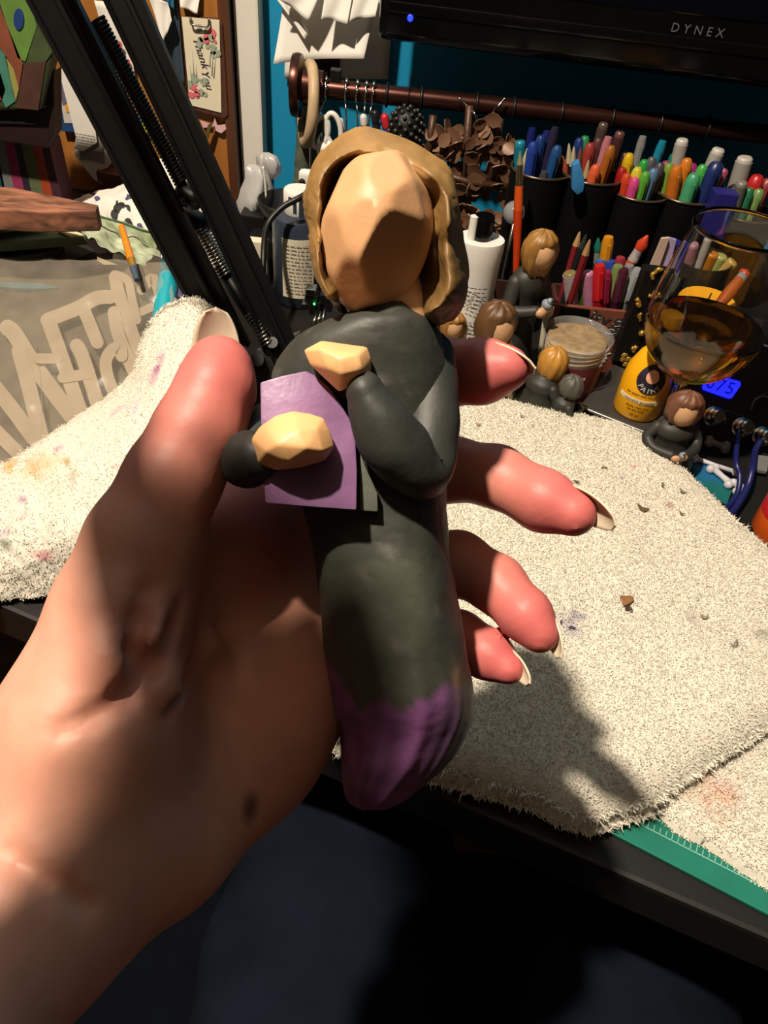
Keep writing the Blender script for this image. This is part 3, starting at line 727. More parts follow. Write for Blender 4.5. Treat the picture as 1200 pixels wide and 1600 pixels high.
# folder: a slightly bowed purple board with a rounded far corner
FO = [(406, 597), (440, 587), (478, 579), (496, 588), (514, 605), (532, 631), (545, 652), (555, 676), (558, 735), (557, 797), (486, 792), (414, 786), (408, 700)]
FD = [.1835, .1835, .1840, .1845, .1845, .1850, .1850, .1850, .1840, .1825, .1825, .1830, .1832]
obj('folder', bevel(prism([W(x, y, d-.0072) for (x, y), d in zip(FO, FD)], FWD, .0026), .0006), M['folder'], fig, True, auto=40)
# sash strip hanging beside the folder
obj('sash', bevel(prism([W(x, y, .1805) for x, y in ((560, 700), (572, 730), (590, 770), (591, 800), (562, 798))], FWD, .012), .0006), M['robe'], fig, True, auto=40)
sashm = bpy.data.objects[[o.name for o in fig.children if o.name.startswith('sash')][0]]; set_col(sashm, np.tile(lin('4c5046'), (len(sashm.data.vertices), 1)))

# two faceted hands
HA = [(474, 547), (502, 532), (532, 535), (574, 542), (581, 562), (579, 589), (556, 597), (530, 613), (506, 592), (484, 570)]
HI = [((500, 545), .1685), ((531, 560), .1662), ((535, 585), .1672), ((560, 553), .1674), ((566, 578), .1680), ((512, 575), .1682)]
obj('hand', hull([W(x, y, .1735) for x, y in HA]+[W(530+(x-530)*.8, 570+(y-570)*.8, .181) for x, y in HA]+[W(x, y, d) for (x, y), d in HI], .0006), M['carved_hand'], fig, True, auto=None)
HB = [(392, 686), (405, 667), (431, 649), (457, 642), (484, 646), (506, 653), (517, 676), (523, 698), (508, 720), (470, 731), (431, 735), (402, 724)]
HI2 = [((420, 672), .1665), ((461, 657), .1672), ((465, 672), .1645), ((432, 695), .1638), ((480, 700), .1640), ((495, 668), .1668), ((505, 705), .1668), ((450, 722), .166), ((415, 705), .1655)]
obj('hand', hull([W(x, y, .1715) for x, y in HB]+[W(458+(x-458)*.85, 690+(y-690)*.85, .1792) for x, y in HB]+[W(x, y, d) for (x, y), d in HI2], .0006), M['carved_hand'], fig, True, auto=None)

# ---------------------------------------------------------------- the black swing-arm lamp; an added blocker out of view shades the palm
A0, A1 = W(366, 545, .56), W(85, 0, .43)
B0, B1 = W(450, 558, .57), W(196, 0, .44)
lamp = thing('desk_lamp', 'big black swing-arm desk lamp with two parallel arms and exposed springs', 'lamp', Z(450, 650, 0))
mx = (A0+B0)/2
def channel(a, b, w, dpt, name):
    q = quat_along(a, b, RIGHT); L = np.linalg.norm(b-a)
    parts = [box((0, 0, L/2), (w, .0022, L)), box((-w/2+.0012, -dpt/2, L/2), (.0024, dpt, L)), box((w/2-.0012, -dpt/2, L/2), (.0024, dpt, L)), rbox((w*.12, -.004, L/2), (w*.16, .006, L), .0015)]
    return obj(name, xf(merge(parts), qm(q), a), M['black'], lamp, False)
eA, eB = A1+(A1-A0)*.42, B1+(B1-B0)*.42
channel(A0, eA, .0275, .006, 'lower_arm'); channel(B0, eB, .0222, .006, 'lower_arm')
def coil(a, b, r, turns, wire=.0009):
    a, b = np.asarray(a), np.asarray(b); q = quat_along(a, b); L = np.linalg.norm(b-a); t = np.linspace(0, 1, turns*10)
    P = np.stack([r*np.cos(t*turns*2*np.pi), r*np.sin(t*turns*2*np.pi), t*L], 1)
    return tube(P@qm(q).T+a, wire, 5)
obj('spring', coil(W(152, 30, .45), W(284, 286, .50), .0044, 44, .0012), M['black'], lamp)
obj('spring', coil(W(312, 356, .53), W(354, 430, .545), .0058, 15), M['steel'], lamp)
obj('spring', coil(W(392, 488, .555), W(420, 540, .56), .0050, 10), M['steel'], lamp)
obj('spring_rod', tube([W(345, 415, .545), W(400, 505, .558)], .0052, 10), M['black'], lamp)
obj('hook', tube(smooth_pts([W(283, 290, .50), W(290, 305, .5), W(284, 318, .5), W(292, 322, .5)], 4), .0014, 6), M['black'], lamp)
obj('pivot', capsule([W(298, 342, .53), W(312, 350, .53)], .008, 12), M['black'], lamp)
obj('pivot', capsule([W(290, 303, .505), W(302, 310, .505)], .0075, 12), M['black'], lamp)
# hinge bracket and post down to the desk
hb = [W(400, 545, .565), W(470, 515, .565), W(478, 560, .57), W(430, 640, .575), W(392, 650, .575), W(380, 585, .565)]
obj('hinge_bracket', bevel(prism(hb, FWD, .014), .0015), M['black'], lamp, True, auto=35)
P0 = W(436, 600, .585); obj('post', lathe([(.008, 0), (.008, max(.02, P0[2]))], 16) if False else tube([np.array([P0[0], P0[1], 0.001]), P0], .009, 16), M['black'], lamp)
obj('clamp_base', rbox((P0[0], P0[1], .006), (.05, .05, .012), .002), M['black'], lamp, False)
for p, r in ((W(402, 562, .556), .0052), (W(425, 535, .556), .0045), (W(446, 592, .556), .004)):
    obj('bolt', tube([p, p+FWD*.012], r, 10), M['black'], lamp, True, auto=40)
# unseen elbow and upper arm, plus an added blocker outlined to shade the palm
def K(u, v, d): return EYE+u*RIGHT+v*UP+d*FWD
E1 = (eA+eB)/2; HB = K(-.105, .12, -.034)
obj('elbow', capsule([eA, eB], .016, 14), M['black'], lamp)
obj('upper_arm', tube([E1, E1*.5+HB*.5+np.array([0, 0, .03]), HB], .011, 10), M['black'], lamp)
hd = [K(u, v, -.012) for u, v in ((-.150, .03), (-.128, .088), (-.1195, .115), (-.1135, .170), (-.111, .180), (-.1055, .187), (-.0985, .187), (-.0965, .174), (-.088, .172), (-.080, .170), (-.078, .155), (-.088, .142), (-.090, .03))]
obj('palm_shade_blocker', bevel(prism(hd, -FWD, .016), .001), M['black'], lamp, True, auto=35)

# ---------------------------------------------------------------- things on the back wall and the door
PX_, PZ_ = np.array([1., 0, 0]), np.array([0, 0, 1.])
def paper(name, corners, y, m, label, cat, curl=.004, group=None, thick=.0003, ys=None, parent=None):
    """a sheet pinned upright: pixel corners tl, tr, br, bl on the plane y, bowed off the wall"""
    ys = ys or [y]*4
    G = bilinear([Y(c[0], c[1], yy) for c, yy in zip(corners, ys)], 14, 14)
    u = np.linspace(-1, 1, 14)[None, :]; v = np.linspace(0, 1, 14)[:, None]
    G[..., 1] -= curl*(u*u*.5+v*v)+.0012*np.sin(u*4+v*5)
    if parent is not None: return obj(name, sheet(G, thick), m, parent)
    return solo(name, sheet(G, thick), m, label, cat, group)
def decal(VF, px, py, y, ang=0):
    """flat print facing -y on the plane y; ang turns it clockwise in degrees"""
    a = math.radians(ang); x = np.array([math.cos(a), 0, -math.sin(a)]); u = np.array([math.sin(a), 0, math.cos(a)])
    return place(VF, Y(px, py, y), x, u)
def scribble(n, w, h, seed=0, line=.0007):
    """rows of tiny print"""
    r = random.Random(seed); P = []
    for i in range(n):
        x = -w/2
        while x < w/2-.002:
            l = r.uniform(.0015, .006); l = min(l, w/2-x); P.append(box((x+l/2, h/2-h*(i+.5)/n, 0), (l, line, .0002))); x += l+.0012
    return merge(P)
# sheaf of white papers pinned left of the screen
PL = WY-.004
paper('paper_sheet', [(448, -60), (618, -60), (607, 123), (445, 122)], PL, M['paper'], 'long white sheet hanging lowest on the teal wall behind the rod', 'paper', .001, 'papers pinned to the wall')
paper('paper_sheet', [(452, -50), (600, -50), (572, 82), (434, 90)], PL-.018, M['paper'], 'crumpled white sheet curling off the wall in the middle of the pinned papers', 'paper', .018, 'papers pinned to the wall')
paper('paper_sheet', [(560, -60), (604, -60), (588, 22), (548, 30)], PL-.040, M['paper'], 'narrow white sheet touching the corner of the screen', 'paper', .008, 'papers pinned to the wall')
paper('paper_sheet', [(515, -60), (560, -60), (545, 33), (505, 25)], PL-.040, M['paper'], 'short white slip hanging between two larger pinned sheets', 'paper', .010, 'papers pinned to the wall')
paper('paper_sheet', [(466, -58), (520, -58), (484, 30), (438, -4)], PL-.044, M['paper'], 'slanted white slip at the upper edge of the pinned papers', 'paper', .006, 'papers pinned to the wall')
t_ = paper('paper_sheet', [(424, -14), (448, -10), (486, 47), (478, 60)], PL-.036, M['paper'], 'pointed white slip with a faint pink mark jutting over the wall', 'paper', .004, 'papers pinned to the wall')

# television: black, overhanging the rod, its far side swung towards the desk
TA = math.radians(-5); TX = np.array([math.cos(TA), math.sin(TA), 0]); TN = np.array([math.sin(TA), -math.cos(TA), 0]); T0 = Y(589, 62, .872)
def tvp(x, z, off=0): return T0+TX*x+np.array([0, 0, z])+TN*off
tele = thing('television', 'glossy black television with a blue power light above the hanging rod', 'television', tvp(.36, 0))
TM = np.stack([TX, -TN, [0, 0, 1.]], 1)
obj('tv_body', xf(rbox((.36, .036, .23), (.66, .045, .40), .012, 4), TM, T0), M['black'], tele, True, auto=30)
obj('bezel', xf(rbox((.36, .008, .23), (.72, .020, .46), .0095, 4), TM, T0), M['blackg'], tele, True, auto=30)
obj('screen', xf(rbox((.36, -.0022, .245), (.67, .002, .385), .001), TM, T0), mat('screen_glass', '03040a', .08), tele, False)
obj('lower_ridge', xf(rbox((.36, -.0022, .030), (.70, .003, .010), .0014, 3), TM, T0), M['blackg'], tele, True, auto=30)
def on_tv(px, py, off):
    v = ray(px, py); return EYE+v*((TN@(tvp(0, 0, off)-EYE))/(TN@v))
obj('power_light', ellipsoid(on_tv(641, 28, .003), (.0030, .0015, .0034), 12, 8), mat('blue_light', '1020ff', .3, emit='2030ff', es=3), tele)
obj('maker_name', place(text_mesh('DYNEX', .0105, .0002, spacing=1.7), on_tv(1090, 48, .004), TX, (0, 0, 1)), mat('tv_lettering', '55565e', .4), tele, False, fix=False)
obj('wall_mount', box((T0[0]+.2, (WY+T0[1]+.05)/2, T0[2]+.22), (.10, WY-T0[1]-.052, .10)), M['black'], tele, False)

# bronze rod on a round wall flange, with black rings
RY = .885; ra, rbp = Y(462, 132, RY), Y(1290, 222, RY); rz = (ra[2]+rbp[2])/2; ra[2] = rz; rbp[2] = rz; RR = .0098
rod = thing('hanging_rod', 'dark bronze rod under the television carrying hooks and tools', 'rod', (ra[0], RY, rz))
obj('rod', tube([ra, rbp], RR, 24), M['bronze'], rod, True, auto=40)
obj('finial', xf(lathe([(.012, 0), (.030, .001), (.031, .006), (.030, .010), (.018, .013), (.0165, .034), (.0110, .036)], 32), np.array([[0, 0, 1], [0, 1, 0], [-1, 0, 0.]]), ra+np.array([-.004, 0, 0])), M['bronze'], rod, True, auto=40)
obj('bracket', merge([box((ra[0]+.02, (RY+WY)/2+.004, rz), (.02, WY-RY-.01, .012)), box((ra[0]+.02, WY-.003, rz), (.04, .006, .05))]), M['bronze'], rod, False)
def ring_at(c, R, r, ax, n=28, m=M['black'], flat=1):
    a = np.linspace(0, 2*np.pi, n, endpoint=False); ax = np.asarray(ax, float); ax /= np.linalg.norm(ax)
    u = np.cross(ax, [0, 0, 1.]) if abs(ax[2]) < .9 else np.array([1., 0, 0]); u /= np.linalg.norm(u); w = np.cross(ax, u)
    return tube(np.asarray(c)+R*(np.cos(a)[:, None]*u+flat*np.sin(a)[:, None]*w), r, 8, closed=True)
for px in (604, 658, 745, 804, 880, 962, 1040, 1118):
    c = Y(px, 160, RY); c[2] = rz; obj('collar_ring', ring_at(c, RR+.001, .0016, (1, 0, 0)), M['black'], rod)
def hang_x(px): return Y(px, 150+.11*(px-600), RY)[0]
# wooden hoop
c = np.array([hang_x(481), RY-.002, rz-.006])
solo('wooden_hoop', ring_at((c[0], RY, rz-.0175), .036, .0062, (1, .30, -.1), 40, flat=1.05), mat('pale_wood', 'b39a78', .5, var=.15), 'pale wooden embroidery hoop slung over the rod end', 'hoop')
# green cloth strip
G = bilinear([Y(466, 186, .897), Y(505, 180, .897), Y(494, 400, .90), Y(446, 400, .90)], 14, 40)
flat = G.reshape(-1, 3); G[..., 1] += (.004*np.sin(flat[:, 0]*240)+.003*vnoise(flat, 40)).reshape(G.shape[:2]); G[..., 0] += (.0018*vnoise(flat, 120, 3)).reshape(G.shape[:2])
solo('cloth_strip', sheet(G, .002), mat('olive_cloth', '4f5545', .95, var=.3, vscale=120, bump=.4), 'frayed dark green cloth strip hanging below the wooden hoop', 'cloth')
# hooks: steel s-hooks with ball ends
def s_hook(px, drop, label, lean=0):
    x = hang_x(px); a = np.linspace(-2.6, 1.6, 14); r = RR+.0016
    P = [np.array([x, RY+r*math.sin(t), rz+r*math.cos(t)]) for t in a[::-1]]
    P = P[::-1]; e = P[-1] if P[-1][1] < RY else P[0]
    P = P if P[-1][1] < RY else P[::-1]
    P += [np.array([x+lean*.4, RY-r, rz-.018]), np.array([x+lean, RY-r, rz-drop]), np.array([x+lean+.002, RY-r-.005, rz-drop-.007]), np.array([x+lean+.002, RY-r-.011, rz-drop-.004])]
    h = thing('hook', label, 'hook', (x, RY, rz-RR), group='steel hooks on the rod')
    obj('wire', tube(smooth_pts(P, 3), .0011, 7), M['steel'], h)
    obj('ball_end', ellipsoid((x+.001, RY-r*.6, rz+r*.9), (.0028,)*3, 10, 7), M['steel'], h); obj('ball_end', ellipsoid((x+.001, RY-r, rz+r*.35), (.0026,)*3, 10, 7), M['steel'], h)
    return h
for px, dr, ln, lb in ((494, .045, -.002, 'steel ball hook nearest the wooden hoop'), (510, .040, -.012, 'slanting steel hook holding the white scissors'), (541, .052, .004, 'third steel ball hook along the rod from the hoop'),
                       (558, .060, .006, 'fourth steel ball hook along the rod from the hoop'), (572, .060, 0, 'fifth steel ball hook along the rod from the hoop'), (583, .064, -.004, 'last steel ball hook before the black collar rings')):
    s_hook(px, dr, lb, ln)
xk = hang_x(524); solo('binder_clip', bevel(merge([box((xk, RY, rz+RR+.004), (.011, .012, .012))]), .001), M['black'], 'black clip standing on the rod beside the hooks', 'clip', smooth=False)
# scissors with white handles
sy = RY-.02
sc = thing('scissors', 'scissors with white loop handles hanging from the rod', 'scissors', Y(505, 215, sy))
for cx, cy, rx, rz_ in ((500, 207, .0085, .0165), (521, 203, .008, .0165)):
    c = Y(cx, cy, sy); a = np.linspace(0, 2*np.pi, 26, endpoint=False); tl = -.25 if cx < 510 else .18
    P = np.stack([c[0]+rx*np.cos(a)*math.cos(tl)-rz_*np.sin(a)*math.sin(tl), np.full(26, sy), c[2]+rz_*np.sin(a)*math.cos(tl)+rx*np.cos(a)*math.sin(tl)], 1)
    obj('handle', tube(P, .0030, 8, closed=True), M['white'], sc)
obj('shank', tube([Y(503, 222, sy), Y(508, 236, sy), Y(511, 248, sy)], [.004, .006, .005], 10), M['white'], sc)
obj('shank', tube([Y(517, 220, sy), Y(513, 236, sy), Y(511, 248, sy)], [.004, .005, .005], 10), M['white'], sc)
obj('blade', prism([Y(508, 245, sy), Y(514, 245, sy), Y(512, 300, sy)], (0, 1, 0), .0015), M['steel'], sc, False)
obj('blade', prism([Y(506, 245, sy+.002), Y(512, 245, sy+.002), Y(508, 300, sy+.002)], (0, 1, 0), .0015), M['steel'], sc, False)
# long silver wire beside it
solo('wire_loop', tube(smooth_pts([Y(483, 162, .87), Y(482, 190, .87), Y(485, 230, .87), Y(485, 268, .87)], 4), .0016, 7), M['steel'], 'straight silver rod hanging in front of the green cloth', 'wire')
# small tools on the hooks
def small_tool(px0, py0, px1, py1, r, c1, c2, label, cat='marker', y=RY-.012):
    A, B = Y(px0, py0, y), Y(px1, py1, y); t = thing('small_marker', label, cat, A)
    obj('cap', capsule([A, A+(B-A)*.45], r*1.1, 10), cm(c1), t); obj('barrel', capsule([A+(B-A)*.45, B], r, 10), cm(c2), t)
small_tool(568, 184, 570, 204, .0038, 'c9c7c0', '1c3a34', 'small white-capped tool hanging from a steel hook')
small_tool(586, 178, 588, 206, .0040, '15161a', '1d1f22', 'small black tool hanging beside the red and blue one')
small_tool(601, 184, 606, 212, .0042, 'b3222c', '2b2a7c', 'small red and blue tool hanging from a collar ring')
small_tool(532, 190, 536, 216, .0035, 'b8b8b8', '8a8a8a', 'small silver tool beside the scissor handles')
solo('split_ring', ring_at(np.array([hang_x(607), RY-.012, rz-.030]), .0075, .0012, (0, 1, .2), 24), mat('navy_metal', '16203a', .4, .6), 'dark blue split ring hanging from the rod', 'ring')
solo('orange_bead', ellipsoid(Y(571, 203, .86), (.004,)*3, 14, 9), cm('e8552c'), 'tiny orange bead above the hair of the held figurine', 'bead')
# dark spiky ball
cb = Y(634, 202, RY-.012); sb_ = thing('spiky_ball', 'dark beaded ball ornament beside the leafy trellis', 'ornament', cb)
obj('core', ellipsoid(cb, (.019, .017, .022), 16, 10), M['black'], sb_)
bd = []
for i in range(90):
    z = 1-2*(i+.5)/90; a = i*2.39996; r = math.sqrt(1-z*z); bd.append(ellipsoid(cb+np.array([.020*r*math.cos(a), .018*r*math.sin(a), .023*z]), (.0026,)*3, 6, 5))
obj('bead_cluster', merge(bd), mat('dark_bead', '3b3d38', .25, .3), sb_, kind='stuff')
obj('loop', tube([cb+[0, 0, .02], cb+[0, .006, .05], [cb[0], RY, rz-RR]], .0007, 5), M['black'], sb_)
# leafy brown metal trellis hung by two wire hooks
TY = .862
trl = thing('leaf_trellis', 'brown metal trellis of twigs and leaves hung from the rod', 'ornament', Y(725, 270, TY))
for a, b in (((677, 180), (662, 268)), ((734, 165), (716, 330)), ((781, 186), (760, 312))):
    obj('twig', tube([Y(*a, TY), Y((a[0]+b[0])/2+2, (a[1]+b[1])/2, TY-.003), Y(*b, TY)], [.0042, .0040, .0036], 8), M['bark'], trl)
obj('twig', tube([Y(660, 262, TY-.006), Y(730, 284, TY-.008), Y(792, 293, TY-.006)], [.0036, .0040, .0042], 8), M['bark'], trl)
obj('twig', tube([Y(664, 205, TY+.004), Y(730, 218, TY+.004), Y(800, 226, TY+.004)], .0028, 8), M['bark'], trl)
lp = np.array([(0, 0, 0), (.18, .30, .04), (.45, .42, .06), (.75, .33, .03), (1, 0, -.06), (.75, -.33, .03), (.45, -.42, .06), (.18, -.30, .04), (.5, 0, -.05)]); t3 = np.array([0, 0, -.06])
lv_ = np.vstack([lp, lp+t3]); lf = [(i, (i+1) % 8, 8) for i in range(8)]; lf = lf+[tuple(i+9 for i in f[::-1]) for f in lf]+[(i, (i+1) % 8, 9+(i+1) % 8, 9+i) for i in range(8)]
leaf_me = mesh_of('leaf', lv_, lf, True); fix_normals(leaf_me); leaf_me.set_sharp_from_angle(angle=math.radians(55)); leaf_me.materials.append(M['leaf'])
rl_ = random.Random(11); n_ = 0
while n_ < 190:
    px, py = rl_.uniform(658, 806), rl_.uniform(184, 372)
    if py > 300 and px < 690: continue
    if py < 205 and not (680 < px < 705 or 735 < px < 760): continue
    if py > 345 and rl_.random() < .5: continue
    o = bpy.data.objects.new('leaf', leaf_me); COL.objects.link(o); o.parent = trl
    o.location = Vector(Y(px, py, TY+rl_.uniform(-.012, .010)))-trl.location
    s = rl_.uniform(.014, .021); o.scale = (s, s, s); o.rotation_euler = (1.25+rl_.uniform(-.6, .6), rl_.uniform(0, 6.3), rl_.uniform(-.7, .7)); n_ += 1
for x0, x1 in ((716, 748), (790, 764)):
    P = smooth_pts([Y(x0, 152, RY-.016), Y((x0+x1)/2, 168, RY-.02), Y(x1-(6 if x1 > x0 else -6), 178, TY-.008), Y(x1, 200, TY-.004)], 4)
    obj('hanger_wire', tube(P, .0012, 6), M['steel'], trl)
# door: clipboard with thank-you card
DY = WY-.0405
cl = thing('clipboard', 'small brown clipboard holding a floral thank-you card on the door', 'clipboard', Y(320, 182, DY))
obj('board', bevel(prism([Y(x, y, DY-.0005) for x, y in ((284, 24), (340, 27), (350, 36), (359, 178), (352, 184), (296, 168))], (0, -1, 0), .006), .0015), wood('clip_wood', (58, 32, 20), (78, 44, 28), 6, (20, 20, 2)), cl, False)
cd = [Y(x, y, DY-.0072) for x, y in ((284, 26), (343, 31), (346, 176), (297, 164))]
obj('card', prism(cd, (0, -1, 0), .0006), M['paper2'], cl, False)
CY = DY-.0082
obj('lettering', merge([decal(text_mesh('Thank', .0120, .0001, shear=.35), 313, 82, CY, 74), decal(text_mesh('You', .0120, .0001, shear=.35), 323, 124, CY, 74)]), M['ink'], cl, False, fix=False, kind='stuff')
fl = []
def flower(px, py, s, seed):
    r = random.Random(seed); out = []
    for i in range(7):
        a = i*.9+r.random(); out.append(decal(lathe([(s*.34, 0), (s*.3, .0004)], 10), px+r.uniform(-5, 5), py+r.uniform(-6, 6), CY+.0001*i))
    return out
def petals(px, py, n, rad, seed):
    r = random.Random(seed); out = []
    for i in range(n):
        q = Y(px+r.uniform(-1, 1)*rad, py+r.uniform(-1.4, 1.4)*rad, CY-.0001*(i % 3)); s = r.uniform(.0022, .0042)
        a = np.linspace(0, 2*np.pi, 10, endpoint=False); sq = r.uniform(.5, 1); t = r.random()*3
        out.append(prism([q+np.array([s*math.cos(k)*math.cos(t)-s*sq*math.sin(k)*math.sin(t), 0, s*math.cos(k)*math.sin(t)+s*sq*math.sin(k)*math.cos(t)]) for k in a], (0, -1, 0), .0002))
    return out
obj('printed_roses', merge(petals(329, 57, 9, 7, 1)+petals(303, 142, 9, 6, 2)), cm('c8616a', .8), cl, False, kind='stuff')
obj('printed_leaves', merge(petals(320, 60, 7, 10, 3)+petals(335, 78, 5, 6, 4)+petals(312, 138, 7, 9, 5)+petals(300, 125, 4, 7, 6)), cm('8f9a86', .8), cl, False, kind='stuff')
obj('printed_stems', merge([tube([Y(x0, y0, CY), Y(x1, y1, CY)], .0005, 4) for x0, y0, x1, y1 in ((300, 80, 304, 128), (296, 100, 300, 132), (333, 78, 331, 118), (337, 85, 334, 122), (306, 100, 308, 126), (328, 75, 328, 105))]), cm('a7a898', .8), cl, kind='stuff')
obj('clip', merge([tube(smooth_pts([Y(298, 27, CY-.002), Y(299, 38, CY-.004), Y(312, 40, CY-.004), Y(325, 41, CY-.004), Y(326, 28, CY-.002)], 4), .0011, 6)]), mat('dull_steel', '6d665c', .35, .9), cl)
# other cards and papers on the door
paper('note_card', [(276, -30), (316, -30), (310, 21), (284, 10)], DY-.004, M['paper'], 'white card pinned above the clipboard on the door', 'card', .003)
paper('note_card', [(232, -10), (262, 4), (271, 30), (256, 66)], DY-.012, M['paper'], 'white card with a small grey leaf print beside the lamp arm', 'card', .004)
solo('leaf_print', prism([Y(x, y, DY-.0190) for x, y in ((243, 22), (247, 14), (250, 16), (249, 24), (244, 27))], (0, -1, 0), .0006), M['pgrey'], 'small grey leaf printed on the white card by the lamp arm', 'print') if False else None
paper('blue_folder', [(246, -30), (274, -30), (291, 130), (262, 150)], DY-.003, cm('26343f', .7), 'slate blue folder hanging on the door behind the lamp arm', 'folder', .003)
paper('teal_strip', [(258, -30), (270, -30), (273, 14), (262, 10)], DY-.009, cm('1b5a72', .6), 'teal strip peeking out above the slate folder', 'paper', .001)
fcard = thing('floral_card', 'white card with red blossoms seen between the lamp arms', 'card', Y(178, 120, DY))
paper('card', [(148, 0), (196, 10), (214, 130), (184, 140)], DY-.003, M['paper'], None, None, .002, parent=fcard)
obj('printed_blossoms', merge(petals(180, 78, 14, 9, 21)+petals(192, 105, 14, 9, 22)+petals(176, 92, 8, 8, 24)), cm('b04a4e', .8), fcard, False, kind='stuff')
for o_ in [c for c in fcard.children if c.name.startswith('printed')]: o_.location.y -= -.0
pb = thing('framed_picture', 'small picture in a blue frame half hidden behind white papers', 'picture', Y(104, 208, DY))
obj('frame', bevel(prism([Y(x, y, DY-.0005) for x, y in ((84, 118), (108, 112), (122, 204), (100, 202))], (0, -1, 0), .008), .001), cm('1d3f6a', .5), pb, False)
obj('picture', prism([Y(x, y, DY-.0087) for x, y in ((89, 124), (106, 118), (116, 192), (101, 192))], (0, -1, 0), .0006), cm('b9b4ae', .7), pb, False)
obj('yellow_patch', prism([Y(x, y, DY-.0095) for x, y in ((101, 164), (108, 160), (112, 174), (104, 176))], (0, -1, 0), .0004), cm('c9922c', .7), pb, False)
obj('purple_patch', prism([Y(x, y, DY-.0095) for x, y in ((92, 128), (99, 126), (106, 160), (98, 164))], (0, -1, 0), .0004), cm('5f5a78', .7), pb, False)
wp = thing('paper_bundle', 'torn white papers pinned to the door beside the lamp arm', 'paper', Y(140, 288, DY))
def upr(pts, y, t=.0006): return prism([Y(a, b, y) for a, b in pts], (0, -1, 0), t)
obj('sheet', upr(((91, 106), (100, 108), (148, 196), (152, 222), (130, 236), (116, 232), (119, 214)), DY-.016), M['paper'], wp, False)
obj('sheet', upr(((116, 226), (150, 205), (176, 252), (168, 262), (155, 266), (160, 288), (147, 280), (118, 244)), DY-.011), M['paper'], wp, False)
obj('grey_photo', upr(((125, 236), (148, 205), (162, 226), (163, 255), (142, 250), (125, 249)), DY-.0125), M['pgrey'], wp, False)
obj('print_lines', xf(decal(scribble(5, .022, .016, 3), 134, 220, DY-.0168, 4)), M['pgrey'], wp, False, kind='stuff')
sg = thing('shelf_ledge', 'small dark wooden ledge on the door under the torn papers', 'shelf', Y(168, 285, DY))
obj('ledge_top', prism([Y(154, 262, DY-.001), Y(186, 258, DY-.001), Y(192, 276, DY-.03), Y(150, 268, DY-.03)], (0, 0, -1), .012), M['doorl'], sg, False)
bfly = thing('pink_bow', 'pale pink paper bow pinned under the clipboard', 'bow', Y(342, 200, DY))
obj('ribbon', merge([upr(((331, 200), (336, 184), (340, 196), (352, 194), (354, 201), (346, 208), (338, 204)), DY-.004, .001), upr(((313, 188), (330, 194), (330, 199), (318, 199)), DY-.003, .001)]), cm('c9a3a4', .7), bfly, False, kind='stuff')
solo('brass_clip', bevel(upr(((326, 194), (333, 190), (326, 216), (320, 212)), DY-.008, .004), .0006), mat('old_brass', '7a6f3c', .35, .8), 'old brass clip hanging beside the pink bow', 'clip', smooth=False)
kb = thing('key_fob', 'yellow and blue oval key fob pinned between the lamp arms', 'fob', Y(230, 205, DY))
obj('fob', prism([Y(228+6*math.sin(a), 196-12*math.cos(a), DY-.004) for a in np.linspace(0, 2*np.pi, 18, endpoint=False)], (0, -1, 0), .003), cm('c6bb1e', .4), kb, False)
obj('dark_emblem', prism([Y(231+3.5*math.sin(a), 196-6*math.cos(a), DY-.0075) for a in np.linspace(0, 2*np.pi, 14, endpoint=False)], (0, -1, 0), .0006), M['ink'], kb, False)
obj('blue_tab', upr(((212, 176), (224, 190), (226, 205), (214, 210)), DY-.003, .002), cm('2c78c4', .4), kb, False)
obj('bead_chain', merge([ellipsoid(Y(222+2*math.sin(i*2), 160+i*5, DY-.004), (.0026,)*3, 8, 6) for i in range(5)]), M['steel'], kb, kind='stuff')

# ---------------------------------------------------------------- left end of the desk: bag of wooden letters, stacked papers, board, books
LS = .42                                                  # the pile leans back on this slope
def onp(px, py, off=0):
    v = ray(px, py); n = np.array([0, -LS, 1.]); p0 = np.array([0, .375, .012+off]); return EYE+v*((n@(p0-EYE))/(n@v))
LN = np.array([0, -LS, 1.])/math.hypot(1, LS)
bag = thing('letter_bag', 'clear bag of pale cut-out wooden letters leaning behind the stained towel', 'bag', onp(120, 560))
G = bilinear([onp(-80, 408), onp(255, 415), onp(300, 620), onp(-80, 800)], 30, 24)
G = G+LN*(.0022*vnoise(G.reshape(-1, 3), 30, 2).reshape(24, 30, 1)-.001)
obj('backing_sheet', sheet(G, .003), mat('brown_paper', '443a28', .8, var=.25, vscale=14), bag)
ply = wood('pale_plywood', (128, 112, 88), (142, 126, 102), 4, (6, 6, 6), .7)
def flat_stroke(pts, wpx, off=.004, t=.004):
    Q = smooth_pts(np.array(pts, float), 6); T = np.gradient(Q, axis=0); T /= np.linalg.norm(T, axis=1)[:, None]; S = np.stack([-T[:, 1], T[:, 0]], 1)*wpx/2
    a = [tuple(q+s) for q, s in zip(Q, S)]; b = [tuple(q-s) for q, s in zip(Q, S)][::-1]
    e0 = [tuple(Q[-1]+S[-1]*math.cos(k)+T[-1]*wpx/2*math.sin(k)) for k in np.linspace(0, math.pi, 7)[1:-1]]
    e1 = [tuple(Q[0]-S[0]*math.cos(k)-T[0]*wpx/2*math.sin(k)) for k in np.linspace(0, math.pi, 7)[1:-1]]
    m = len(Q); up_ = [onp(x, y, off+t) for x, y in a+e0+b+e1]; k = len(up_); V = np.vstack([up_, [p-LN*t for p in up_]]); n = len(a)
    Fc = [(i, i+1, 2*m+4-i if False else (m+5+m-2-i), (m+5+m-1-i)) for i in range(m-1)]
    Fc += [tuple([m-1]+list(range(m, m+5))+[m+5]), tuple([2*m+4]+list(range(2*m+5, 2*m+10))+[0])]
    Fc += [tuple(q+k for q in f[::-1]) for f in Fc]+[(i, (i+1) % k, k+(i+1) % k, k+i) for i in range(k)]
    return V, Fc
